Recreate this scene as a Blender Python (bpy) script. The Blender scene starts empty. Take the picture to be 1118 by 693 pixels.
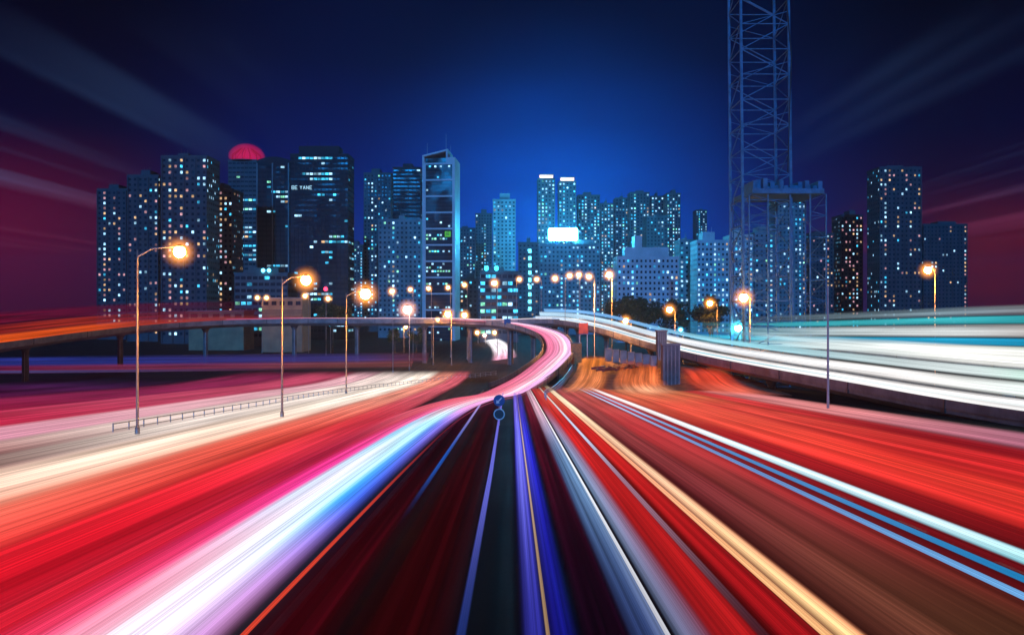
import bpy, bmesh, math, random
from mathutils import Vector, noise as mnoise

random.seed(7)
sc = bpy.context.scene
C = sc.collection
R = math.radians

# ------------------------------------------------------------------ camera
EYE = 17.5
F = 900.0
HY, CX = 338.0, 559.0
cam_d = bpy.data.cameras.new("camera")
cam = bpy.data.objects.new("camera", cam_d)
C.objects.link(cam)
cam.location = (0, 0, EYE)
cam.rotation_euler = (R(90), 0, 0)
cam_d.sensor_fit = 'HORIZONTAL'
cam_d.sensor_width = 36
cam_d.lens = F / 1118 * 36
cam_d.shift_y = -(346.5 - HY) / 1118
cam_d.clip_start = 0.1
cam_d.clip_end = 9000
sc.camera = cam

# ------------------------------------------------------------------ render / exposure
sc.view_settings.view_transform = 'Standard'
sc.view_settings.look = 'None'
sc.view_settings.exposure = 0.0
sc.view_settings.gamma = 1.0
sc.render.engine = 'CYCLES'
cy = sc.cycles
cy.use_denoising = True
cy.max_bounces = 6
cy.diffuse_bounces = 2
cy.glossy_bounces = 3
cy.transparent_max_bounces = 40
cy.volume_bounces = 0
cy.sample_clamp_indirect = 3.0
cy.sample_clamp_direct = 0.0
cy.use_light_tree = True
cy.caustics_reflective = False
cy.caustics_refractive = False


def lin(r, g, b):
    def f(c):
        c /= 255.0
        return c / 12.92 if c <= 0.04045 else ((c + 0.055) / 1.055) ** 2.4
    return (f(r), f(g), f(b), 1.0)


class NT:
    """small helper round a node tree"""
    def __init__(self, tree):
        self.t = tree
        self.n = tree.nodes
        self.l = tree.links

    def add(self, kind, **kw):
        n = self.n.new(kind)
        for k, v in kw.items():
            setattr(n, k, v)
        return n

    def put(self, sock, v):
        if isinstance(v, bpy.types.NodeSocket):
            self.l.new(v, sock)
        else:
            sock.default_value = v

    def math(self, op, a, b=0.0, c=0.0, clamp=False):
        n = self.add('ShaderNodeMath', operation=op, use_clamp=clamp)
        self.put(n.inputs[0], a)
        self.put(n.inputs[1], b)
        self.put(n.inputs[2], c)
        return n.outputs[0]

    def maprange(self, v, a, b, c, d, smooth=True):
        n = self.add('ShaderNodeMapRange', interpolation_type='SMOOTHSTEP' if smooth else 'LINEAR')
        self.put(n.inputs['Value'], v)
        for k, x in (('From Min', a), ('From Max', b), ('To Min', c), ('To Max', d)):
            self.put(n.inputs[k], x)
        return n.outputs['Result']

    def mixc(self, f, a, b, blend='MIX'):
        n = self.add('ShaderNodeMix', data_type='RGBA', blend_type=blend)
        self.put(n.inputs[0], f)
        self.put(n.inputs[6], a)
        self.put(n.inputs[7], b)
        return n.outputs[2]

    def xyz(self, x, y, z):
        n = self.add('ShaderNodeCombineXYZ')
        for i, v in enumerate((x, y, z)):
            self.put(n.inputs[i], v)
        return n.outputs[0]

    def sep(self, v):
        n = self.add('ShaderNodeSeparateXYZ')
        self.put(n.inputs[0], v)
        return n.outputs

    def noise(self, vec, scale=1.0, detail=3.0, rough=0.5):
        n = self.add('ShaderNodeTexNoise')
        self.put(n.inputs['Vector'], vec)
        n.inputs['Scale'].default_value = scale
        n.inputs['Detail'].default_value = detail
        n.inputs['Roughness'].default_value = rough
        return n.outputs['Fac']

    def ramp(self, fac, stops):
        n = self.add('ShaderNodeValToRGB')
        self.put(n.inputs[0], fac)
        e = n.color_ramp.elements
        while len(e) < len(stops):
            e.new(0.5)
        for i, (p, c) in enumerate(stops):
            e[i].position = p
            e[i].color = c
        return n


# ------------------------------------------------------------------ night sky
w = bpy.data.worlds.new("World")
sc.world = w
w.use_nodes = True
t = NT(w.node_tree)
t.n.clear()
SUN_EL, SUN_AZ = 13.0, 188.0
tc = t.add('ShaderNodeTexCoord')
dx, dy, dz = t.sep(tc.outputs['Generated'])
sky = t.add('ShaderNodeTexSky', sky_type='NISHITA', sun_disc=False)
sky.sun_elevation = R(-4.0)          # the sun itself is long below the horizon
sky.sun_rotation = R(SUN_AZ)
elev = t.math('ARCSINE', dz)
azim = t.math('ARCTAN2', dx, dy)
aabs = t.math('ABSOLUTE', azim)
deep = t.ramp(t.maprange(elev, R(-2), R(26), 0, 1, False), [
    (0.0, lin(0, 56, 152)), (0.2, lin(0, 40, 136)), (0.42, lin(0, 20, 98)), (0.66, lin(0, 7, 54)), (1.0, lin(0, 1, 22))]).outputs[0]
dark = t.ramp(t.maprange(elev, R(-2), R(24), 0, 1, False), [
    (0.0, lin(52, 8, 40)), (0.25, lin(34, 5, 42)), (0.5, lin(5, 2, 38)), (0.78, lin(1, 0, 15)), (1.0, lin(0, 0, 8))]).outputs[0]
side = t.maprange(aabs, R(10), R(28), 0, 1)
col = t.mixc(side, deep, dark)
smog = t.noise(t.xyz(t.math('MULTIPLY', dx, 5.0), t.math('MULTIPLY', dz, 13.0), 1.7), 1.0, 4.0, 0.55)
# reddish city light low in the sky to the right
redm = t.math('MULTIPLY', t.maprange(azim, R(21), R(31), 0, 1), t.maprange(t.math('ABSOLUTE', t.math('SUBTRACT', elev, R(3.0))), R(.5), R(5.5), 1, 0))
col = t.mixc(t.math('MULTIPLY', redm, t.maprange(smog, 0.3, 0.7, 0.35, 1.0)), col, lin(122, 22, 20))
redl = t.math('MULTIPLY', t.maprange(azim, R(-20), R(-33), 0, 1), t.maprange(t.math('ABSOLUTE', t.math('SUBTRACT', elev, R(4.0))), 0, R(8), 1, 0))
col = t.mixc(t.math('MULTIPLY', redl, 0.85), col, lin(104, 12, 50))
# glow of the centre of town
gx, gy, gz = Vector((48, 900, 66)).normalized()
dot = t.math('ADD', t.math('ADD', t.math('MULTIPLY', dx, gx), t.math('MULTIPLY', dy, gy)), t.math('MULTIPLY', dz, gz))
ang = t.math('ARCCOSINE', dot)
glow = t.math('POWER', t.maprange(ang, 0, R(17), 1, 0, False), 1.9)
glow = t.math('MULTIPLY', glow, t.maprange(smog, 0.25, 0.75, 0.72, 1.18, False), clamp=True)
col = t.mixc(glow, col, lin(0, 98, 246))
# made-up cirrus bands, painting long streaks of light into the sky colour
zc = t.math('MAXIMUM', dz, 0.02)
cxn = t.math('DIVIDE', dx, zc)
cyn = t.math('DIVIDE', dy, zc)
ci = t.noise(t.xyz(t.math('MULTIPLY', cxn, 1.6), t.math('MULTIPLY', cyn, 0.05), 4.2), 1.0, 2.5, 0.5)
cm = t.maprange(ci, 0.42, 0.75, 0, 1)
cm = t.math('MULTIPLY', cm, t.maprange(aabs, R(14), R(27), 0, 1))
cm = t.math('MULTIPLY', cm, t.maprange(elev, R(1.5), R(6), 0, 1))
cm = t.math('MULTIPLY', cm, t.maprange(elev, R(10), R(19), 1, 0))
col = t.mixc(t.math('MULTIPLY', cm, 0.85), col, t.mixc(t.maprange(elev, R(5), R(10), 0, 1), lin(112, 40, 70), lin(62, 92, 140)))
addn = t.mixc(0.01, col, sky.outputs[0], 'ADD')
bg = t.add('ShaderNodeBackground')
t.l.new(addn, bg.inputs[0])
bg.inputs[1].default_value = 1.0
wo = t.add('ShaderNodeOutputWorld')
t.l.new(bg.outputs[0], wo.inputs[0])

# ------------------------------------------------------------------ blue fill sun added to light the facades
sd = bpy.data.lights.new("blue_fill", 'SUN')
sd.energy = 1.7
sd.angle = R(0.5)
sd.color = (0.01, 0.33, 1.0)
so = bpy.data.objects.new("blue_fill", sd)
C.objects.link(so)
# from behind the camera, a little to the left
mv = Vector((math.sin(R(8)) * math.cos(R(SUN_EL)), math.cos(R(8)) * math.cos(R(SUN_EL)), -math.sin(R(SUN_EL))))
so.rotation_euler = mv.to_track_quat('-Z', 'Y').to_euler()


# ------------------------------------------------------------------ materials
MATS = {}


def pbr(name, col, rough=0.6, metal=0.0, var=0.25, scale=0.6, bump=0.0, spec=0.5):
    if name in MATS:
        return MATS[name]
    m = bpy.data.materials.new(name)
    m.use_nodes = True
    n = NT(m.node_tree)
    b = m.node_tree.nodes['Principled BSDF']
    tc = n.add('ShaderNodeTexCoord')
    f = n.noise(tc.outputs['Object'], scale, 5.0, 0.6)
    c0 = tuple(x * (1 - var) for x in col) + (1,)
    c1 = tuple(min(1, x * (1 + var)) for x in col) + (1,)
    n.l.new(n.mixc(n.maprange(f, 0.3, 0.7, 0, 1), c0, c1), b.inputs['Base Color'])
    n.l.new(n.maprange(f, 0.3, 0.7, max(0, rough - 0.1), min(1, rough + 0.1)), b.inputs['Roughness'])
    b.inputs['Metallic'].default_value = metal
    b.inputs['Specular IOR Level'].default_value = spec
    if bump:
        bp = n.add('ShaderNodeBump')
        bp.inputs['Strength'].default_value = bump
        bp.inputs['Distance'].default_value = 0.05
        n.l.new(n.noise(tc.outputs['Object'], scale * 12, 4.0), bp.inputs['Height'])
        n.l.new(bp.outputs[0], b.inputs['Normal'])
    MATS[name] = m
    return m


def glow_mat(name, col, strength, sampled=True):
    if name in MATS:
        return MATS[name]
    m = bpy.data.materials.new(name)
    m.use_nodes = True
    n = NT(m.node_tree)
    n.n.clear()
    e = n.add('ShaderNodeEmission')
    e.inputs[0].default_value = col
    e.inputs[1].default_value = strength
    o = n.add('ShaderNodeOutputMaterial')
    n.l.new(e.outputs[0], o.inputs[0])
    if not sampled:
        m.cycles.emission_sampling = 'NONE'
    MATS[name] = m
    return m


def window_mat(name, col, strength):
    """a lit room behind glass: brightness changes from pane to pane with curtains and lamps"""
    m = bpy.data.materials.new(name)
    m.use_nodes = True
    n = NT(m.node_tree)
    n.n.clear()
    g = n.add('ShaderNodeNewGeometry')
    oi = n.add('ShaderNodeObjectInfo')
    f = n.noise(g.outputs['Position'], 0.55, 2.0)
    s = n.math('MULTIPLY', n.maprange(f, 0.3, 0.7, 0.45, 1.4), n.maprange(oi.outputs['Random'], 0, 1, 0.35, 1.5, False))
    e = n.add('ShaderNodeEmission')
    e.inputs[0].default_value = col
    n.l.new(n.math('MULTIPLY', s, strength), e.inputs[1])
    o = n.add('ShaderNodeOutputMaterial')
    n.l.new(e.outputs[0], o.inputs[0])
    m.cycles.emission_sampling = 'NONE'
    return m


W_COOL = window_mat('lit_room_cool', lin(170, 225, 255), 1.5)
W_CYAN = window_mat('lit_room_cyan', lin(70, 205, 255), 1.4)
W_WARM = window_mat('lit_room_warm', lin(255, 205, 150), .8)
W_GREEN = window_mat('lit_room_green', lin(150, 255, 210), 1.2)
W_PINK = window_mat('lit_room_rose', lin(255, 190, 200), 0.6)
GLASS = pbr('dark_glass', (0.012, 0.02, 0.035), 0.12, 0.0, 0.3, 0.1)
ASPHALT = None


def asphalt(name, base, rough0, rough1):
    m = bpy.data.materials.new(name)
    m.use_nodes = True
    n = NT(m.node_tree)
    b = m.node_tree.nodes['Principled BSDF']
    g = n.add('ShaderNodeNewGeometry')
    px, py, pz = n.sep(g.outputs['Position'])
    tracks = n.noise(n.xyz(n.math('MULTIPLY', px, 0.9), n.math('MULTIPLY', py, 0.015), 0), 1.0, 4.0, 0.6)
    grit = n.noise(g.outputs['Position'], 9.0, 4.0, 0.7)
    pat = n.noise(g.outputs['Position'], 0.12, 4.0, 0.6)
    f = n.math('ADD', n.math('MULTIPLY', tracks, 0.5), n.math('ADD', n.math('MULTIPLY', grit, 0.2), n.math('MULTIPLY', pat, 0.3)))
    c0 = tuple(x * 0.5 for x in base) + (1,)
    c1 = tuple(x * 1.6 for x in base) + (1,)
    n.l.new(n.mixc(n.maprange(f, 0.35, 0.65, 0, 1), c0, c1), b.inputs['Base Color'])
    n.l.new(n.maprange(f, 0.35, 0.65, rough0, rough1), b.inputs['Roughness'])
    b.inputs['Specular IOR Level'].default_value = 0.04
    bp = n.add('ShaderNodeBump')
    bp.inputs['Strength'].default_value = 0.25
    bp.inputs['Distance'].default_value = 0.02
    n.l.new(grit, bp.inputs['Height'])
    n.l.new(bp.outputs[0], b.inputs['Normal'])
    return m


M_ROAD = asphalt('asphalt', (0.011, 0.011, 0.012), 0.55, 0.8)
M_GROUND = asphalt('rough_ground', (0.05, 0.045, 0.04), 0.7, 0.9)
M_PAINT = pbr('road_paint', (0.7, 0.7, 0.66), 0.5, 0, 0.3, 2.0)
M_CONC = pbr('concrete', (0.3, 0.29, 0.28), 0.8, 0, 0.3, 0.35, 0.2)
M_CONCD = pbr('stained_concrete', (0.16, 0.15, 0.145), 0.85, 0, 0.4, 0.3, 0.2)
M_STEEL = pbr('galvanised_steel', (0.38, 0.39, 0.4), 0.45, 0.7, 0.2, 1.5)
M_POLE = pbr('painted_pole', (0.34, 0.34, 0.34), 0.45, 0.2, 0.15, 1.5)
M_DARK = pbr('dark_metal', (0.05, 0.05, 0.055), 0.5, 0.3, 0.2, 1.5)
M_CRANE = pbr('grey_blue_steel', (0.06, 0.2, 0.34), 0.55, 0.1, 0.3, 0.8)
M_SOIL = pbr('sandy_soil', (0.4, 0.25, 0.12), 0.9, 0, 0.4, 0.4, 0.4)
M_LEAF = pbr('foliage', (0.06, 0.085, 0.03), 0.6, 0, 0.6, 0.9)
M_BARK = pbr('bark', (0.12, 0.09, 0.06), 0.9, 0, 0.3, 2.0)
M_ORANGE = pbr('orange_paint', (0.55, 0.22, 0.04), 0.5, 0, 0.25, 1.2)
M_WHITE = pbr('white_paint', (0.75, 0.75, 0.75), 0.45, 0, 0.1, 1.0)
M_BLUE = pbr('blue_sign_face', (0.03, 0.09, 0.28), 0.4, 0, 0.1, 1.0)
M_RED = pbr('red_paint', (0.2, 0.035, 0.025), 0.5, 0, 0.2, 1.0)


# ------------------------------------------------------------------ object helpers
def tag(o, label=None, cat=None, group=None, kind=None):
    if label: o['label'] = label
    if cat: o['category'] = cat
    if group: o['group'] = group
    if kind: o['kind'] = kind
    return o


def empty(name, loc, rz=0.0):
    o = bpy.data.objects.new(name, None)
    C.objects.link(o)
    o.location = loc
    o.rotation_euler = (0, 0, rz)
    o.empty_display_size = 0.5
    return o


class MB:
    """collects polygons, then builds ONE mesh object"""
    def __init__(self):
        self.v, self.f, self.mi, self.uv = [], [], [], []

    def quad(self, pts, mi=0, uv=None):
        i = len(self.v)
        self.v.extend([tuple(p) for p in pts])
        self.f.append(tuple(range(i, i + len(pts))))
        self.mi.append(mi)
        self.uv.append(uv or [(0, 0)] * len(pts))

    def box(self, x0, x1, y0, y1, z0, z1, mi=0):
        p = [(x0, y0, z0), (x1, y0, z0), (x1, y1, z0), (x0, y1, z0), (x0, y0, z1), (x1, y0, z1), (x1, y1, z1), (x0, y1, z1)]
        for q in ((0, 3, 2, 1), (4, 5, 6, 7), (0, 1, 5, 4), (1, 2, 6, 5), (2, 3, 7, 6), (3, 0, 4, 7)):
            self.quad([p[k] for k in q], mi)

    def beam(self, a, b, wd, mi=0, wd2=None):
        a, b = Vector(a), Vector(b)
        d = (b - a).normalized()
        up = Vector((0, 0, 1)) if abs(d.z) < 0.9 else Vector((1, 0, 0))
        s = d.cross(up).normalized()
        u = s.cross(d)
        w2 = wd if wd2 is None else wd2
        ra = [a + s * wd * i / 2 + u * wd * j / 2 for i, j in ((-1, -1), (1, -1), (1, 1), (-1, 1))]
        rb = [b + s * w2 * i / 2 + u * w2 * j / 2 for i, j in ((-1, -1), (1, -1), (1, 1), (-1, 1))]
        for k in range(4):
            self.quad([ra[k], ra[(k + 1) % 4], rb[(k + 1) % 4], rb[k]], mi)
        self.quad(ra[::-1], mi)
        self.quad(rb, mi)

    def tube(self, pts, rad, n=8, mi=0):
        pts = [Vector(p) for p in pts]
        rings = []
        for i, p in enumerate(pts):
            d = (pts[min(i + 1, len(pts) - 1)] - pts[max(i - 1, 0)]).normalized()
            up = Vector((0, 0, 1)) if abs(d.z) < 0.9 else Vector((0, 1, 0))
            s = d.cross(up).normalized()
            u = s.cross(d)
            r = rad[i] if isinstance(rad, (list, tuple)) else rad
            rings.append([p + (s * math.cos(a) + u * math.sin(a)) * r for a in [2 * math.pi * k / n for k in range(n)]])
        for i in range(len(rings) - 1):
            for k in range(n):
                self.quad([rings[i][k], rings[i][(k + 1) % n], rings[i + 1][(k + 1) % n], rings[i + 1][k]], mi)
        self.quad(rings[0][::-1], mi)
        self.quad(rings[-1], mi)

    def lathe(self, prof, c=(0, 0, 0), n=16, mi=0):
        rings = [[(c[0] + r * math.cos(2 * math.pi * k / n), c[1] + r * math.sin(2 * math.pi * k / n), c[2] + z) for k in range(n)] for r, z in prof]
        for i in range(len(rings) - 1):
            for k in range(n):
                self.quad([rings[i][k], rings[i][(k + 1) % n], rings[i + 1][(k + 1) % n], rings[i + 1][k]], mi)
        self.quad(rings[0][::-1], mi)
        self.quad(rings[-1], mi)

    def build(self, name, mats, parent=None, smooth=False):
        me = bpy.data.meshes.new(name)
        me.from_pydata(self.v, [], self.f)
        ms = mats if isinstance(mats, (list, tuple)) else [mats]
        for m in ms:
            me.materials.append(m)
        if len(ms) > 1:
            me.polygons.foreach_set('material_index', self.mi)
        if smooth:
            bm = bmesh.new()
            bm.from_mesh(me)
            bmesh.ops.remove_doubles(bm, verts=bm.verts, dist=1e-4)
            for f in bm.faces:
                f.smooth = True
            bm.to_mesh(me)
            bm.free()
        me.update()
        o = bpy.data.objects.new(name, me)
        C.objects.link(o)
        if parent is not None:
            o.parent = parent
        return o

    def build_uv(self, name, mat, parent=None):
        o = self.build(name, mat, parent)
        lay = o.data.uv_layers.new(name='UVMap')
        flat = [c for u in self.uv for p in u for c in p]
        lay.data.foreach_set('uv', flat)
        return o


SLOPE = 0.05778


def road_z(y):
    """height of the sloping road (it runs downhill away from the footbridge, then levels out)"""
    z = 11.5 - SLOPE * y
    if y > 160:
        s = min(1, (y - 160) / 60)
        z = 11.5 - SLOPE * (160 + (y - 160) * (1 - s * 0.5) if s < 1 else 190)
    return max(z, 0.5)


def at(px, py, Y):
    return Vector(((px - CX) * Y / F, Y, EYE + (HY - py) * Y / F))


def catmull(P, n=10):
    out = []
    Q = [Vector(p) for p in P]
    Q = [Q[0] * 2 - Q[1]] + Q + [Q[-1] * 2 - Q[-2]]
    for i in range(1, len(Q) - 2):
        for k in range(n):
            s = k / n
            a, b, c, d = Q[i - 1], Q[i], Q[i + 1], Q[i + 2]
            out.append(0.5 * ((2 * b) + (c - a) * s + (2 * a - 5 * b + 4 * c - d) * s * s + (3 * b - a - 3 * c + d) * s ** 3))
    out.append(Q[-2])
    return out


def frames(pts):
    """left-hand horizontal normal at each point"""
    res = []
    for i, p in enumerate(pts):
        d = pts[min(i + 1, len(pts) - 1)] - pts[max(i - 1, 0)]
        d.z = 0
        d.normalize()
        res.append(Vector((d.y, -d.x, 0)))       # points to the right of travel
    return res


# ------------------------------------------------------------------ ground
def build_ground():
    m = MB()
    ys = [-60, -20, 0, 40, 80, 120, 150] + list(range(160, 226, 6)) + [260, 400, 800, 1600, 2500]
    xs = [-2000, -800, -300, -120, -60, -20, 20, 60, 120, 300, 800, 2000]
    for j in range(len(ys) - 1):
        for i in range(len(xs) - 1):
            p = [(xs[i], ys[j]), (xs[i + 1], ys[j]), (xs[i + 1], ys[j + 1]), (xs[i], ys[j + 1])]
            m.quad([(x, y, road_z(y) - 0.02) for x, y in p])
    tag(m.build('ground', M_GROUND), kind='structure')


def strip(name, x0, x1, y0, y1, dz, mat, step=6.0):
    m = MB()
    n = max(1, int((y1 - y0) / step))
    for k in range(n):
        a, b = y0 + (y1 - y0) * k / n, y0 + (y1 - y0) * (k + 1) / n
        m.quad([(x0, a, road_z(a) + dz), (x1, a, road_z(a) + dz), (x1, b, road_z(b) + dz), (x0, b, road_z(b) + dz)])
    return tag(m.build(name, mat), kind='structure')


build_ground()
strip('left_road', -62, -5.2, -50, 200, 0.06, M_ROAD)
strip('middle_road', -5.0, 3.8, -50, 150, 0.06, M_ROAD)
strip('right_road', 4.0, 43, -50, 170, 0.06, M_ROAD)
mk = MB()
for x in (10.6, 14.1, 21.0, 28.0, 35.0, -12.5, -19.0, -26.0, -33.0):
    y = 4.0
    while y < 150:
        mk.quad([(x - .07, y, road_z(y) + .066), (x + .07, y, road_z(y) + .066), (x + .07, y + 2, road_z(y + 2) + .066), (x - .07, y + 2, road_z(y + 2) + .066)])
        y += 6
tag(mk.build('road_markings', M_PAINT), kind='structure')
kb = MB()
for x in (-5.1, 3.9):
    for k in range(40):
        a, b = -40 + k * 4.7, -40 + (k + 1) * 4.7
        z0, z1 = road_z(a), road_z(b)
        kb.quad([(x - .12, a, z0 + .2), (x + .12, a, z0 + .2), (x + .12, b, z1 + .2), (x - .12, b, z1 + .2)])
        kb.quad([(x - .12, a, z0), (x - .12, a, z0 + .2), (x - .12, b, z1 + .2), (x - .12, b, z1)])
        kb.quad([(x + .12, a, z0), (x + .12, b, z1), (x + .12, b, z1 + .2), (x + .12, a, z0 + .2)])
tag(kb.build('kerb', M_CONCD), kind='structure')
# sandy island between the curving slip road and the ramp
isl = MB()
rows = [[(9, 150, road_z(150) + .1), (18, 142, road_z(142) + .1), (28, 138, road_z(138) + .1), (38, 134, road_z(134) + .1), (43.5, 128, road_z(128) + .1)],
        [(12.5, 170, 3.6), (19, 165, 3.6), (27, 160, 3.9), (36, 153, 4.4), (44, 145, 4.6)],
        [(15.5, 192, 4.3), (20, 188, 4.4), (26, 185, 4.8), (33, 178, 5.2), (40, 168, 5.4)],
        [(16.5, 208, 4.6), (19, 212, 4.9), (22, 212, 5.1), (29, 203, 5.4), (36, 190, 5.6)],
        [(17, 216, 4.2), (19, 222, 4.2), (23, 222, 4.2), (33, 215, 4.2), (40, 200, 4.2)]]
NI = 24
irr = random.Random(2)
fine = []
for ri in range(NI + 1):
    fr = ri / NI * (len(rows) - 1); r0 = min(int(fr), len(rows) - 2); tr_ = fr - r0
    line = []
    for ci_ in range(NI + 1):
        fc = ci_ / NI * 4; c0 = min(int(fc), 3); tc_ = fc - c0
        A_ = Vector(rows[r0][c0]).lerp(Vector(rows[r0][c0 + 1]), tc_)
        B_ = Vector(rows[r0 + 1][c0]).lerp(Vector(rows[r0 + 1][c0 + 1]), tc_)
        q = A_.lerp(B_, tr_)
        if 0 < ri < NI:
            q.z += mnoise.noise(q * .22) * .5
        line.append(q)
    fine.append(line)
for ri in range(NI):
    for ci_ in range(NI):
        isl.quad([fine[ri][ci_], fine[ri][ci_ + 1], fine[ri + 1][ci_ + 1], fine[ri + 1][ci_]])
for edge in ([f[0] for f in fine], [f[-1] for f in fine][::-1], fine[-1]):
    for p0, p1 in zip(edge, edge[1:]):
        isl.quad([p0, p1, (p1.x, p1.y, 0.2), (p0.x, p0.y, 0.2)])
tag(isl.build('traffic_island_ground', M_SOIL), kind='structure')

# ------------------------------------------------------------------ flyovers
S_CTRL = [(-8.6, 112, road_z(112)), (-4.6, 125, road_z(125) + .2), (-1.2, 140, 3.7), (3.2, 160, 3.9), (8.0, 185, 5.0), (11.3, 205, 6.3), (12.2, 222, 8.0),
          (11.0, 236, 9.9), (7.0, 246, 11.4), (1.0, 253, 12.6), (-6, 257, 13.3), (-16, 260, 13.6), (-30, 263, 13.7), (-50, 266, 13.7), (-68, 268, 13.7),
          (-90, 258, 13.4), (-104, 236, 12.6), (-110, 205, 11.2), (-112, 170, 9.6), (-112, 120, 8.6)]
# the far part of this list is the crossing flyover
S_ROAD = [(-.2, 146, 3.55)] + S_CTRL[3:11]
X_ROAD = [(24, 258, 13.6), (10, 262, 13.7)] + [(x, y + 5 if x > -20 else y, z) for x, y, z in S_CTRL[10:]]
A_ROAD = [(10, 268, 13.7), (17, 258, 13.5), (22, 245, 13.0), (28, 225, 11.6), (35, 200, 9.3), (40, 172, 7.9), (44, 145, 7.3), (47, 110, 7.3), (48.5, 75, 7.7), (49, 40, 9.3), (49, -10, 12.0)]
B_ROAD = [(40, 222, 8.6), (46, 200, 8.6), (52.5, 165, 9.2), (58, 130, 10.2), (63, 100, 11.0), (68, 70, 11.4), (72, 40, 11.6), (75, 0, 11.6)]


def deck(name, ctrl, half, label, thick=1.4, parapet=0.9, pier_step=9, mat=M_CONC):
    pts = catmull(ctrl, 8)
    nr = frames(pts)
    root = empty(name, (pts[0].x, pts[0].y, 0))
    tag(root, label, 'flyover', 'elevated roads')
    org = Vector((pts[0].x, pts[0].y, 0))
    d, ps = MB(), [MB(), MB()]
    sec = [(-half, 0), (half, 0), (half, -.5), (half * .55, -thick), (-half * .55, -thick), (-half, -.5)]
    prev = None
    for p, n in zip(pts, nr):
        ring = [p - org + n * a + Vector((0, 0, b)) for a, b in sec]
        pr = [[p - org + n * (s * half) + n * a + Vector((0, 0, b)) for a, b in ((-.12, .004), (.12, .004), (.1, parapet), (-.1, parapet))] for s in (-1, 1)]
        if prev:
            for k in range(6):
                d.quad([prev[0][k], prev[0][(k + 1) % 6], ring[(k + 1) % 6], ring[k]], 1 if k == 0 else 0)
            for q in (0, 1):
                for k in range(4):
                    ps[q].quad([prev[1][q][k], prev[1][q][(k + 1) % 4], pr[q][(k + 1) % 4], pr[q][k]])
        prev = (ring, pr)
    d.build('deck', [mat, M_ROAD], root)
    jm = MB()
    jm.box(-.06, .06, -.05, .05, -.5, parapet + .02)
    jo = None
    for i in range(2, len(pts) - 1, 5):
        for sd_ in (-1, 1):
            if jo is None:
                jc = jo = jm.build('joint_cover', M_DARK, root)
            else:
                jc = jo.copy()
                C.objects.link(jc)
                jc.parent = root
            jc.location = pts[i] - org + nr[i] * (sd_ * (half + .125))
    for q in (0, 1):
        ps[q].build('parapet', mat, root)
    for i in range(4, len(pts), pier_step):
        p = pts[i]
        g = road_z(p.y)
        top = p.z - thick
        if top - g < 1.2:
            continue
        m = MB()
        c = p - org
        m.lathe([(.9, g - .3), (.75, g + .4), (.7, top - 1.2), (1.3, top - .02)], (c.x, c.y, 0), 12)
        pr_ = m.build('pier', M_CONCD, root)
        m = MB()
        m.tube([(c.x + .3, c.y - .86, g), (c.x + .3, c.y - .86, top - 1.3)], .09, 6)
        m.build('drain_pipe', M_STEEL, pr_)
    return root


deck('curved_slip_road', S_ROAD, 4.0, 'S curved slip road climbing from the left carriageway up to the crossing flyover')
deck('crossing_flyover', X_ROAD, 4.6, 'long level concrete flyover crossing in front of the towers on round piers')
deck('right_ramp', A_ROAD, 4.2, 'concrete ramp coming down to the right from the crossing flyover beside the sandy island')
deck('right_viaduct', B_ROAD, 5.0, 'high concrete viaduct carrying teal and blue light bands behind the ramp')


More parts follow.
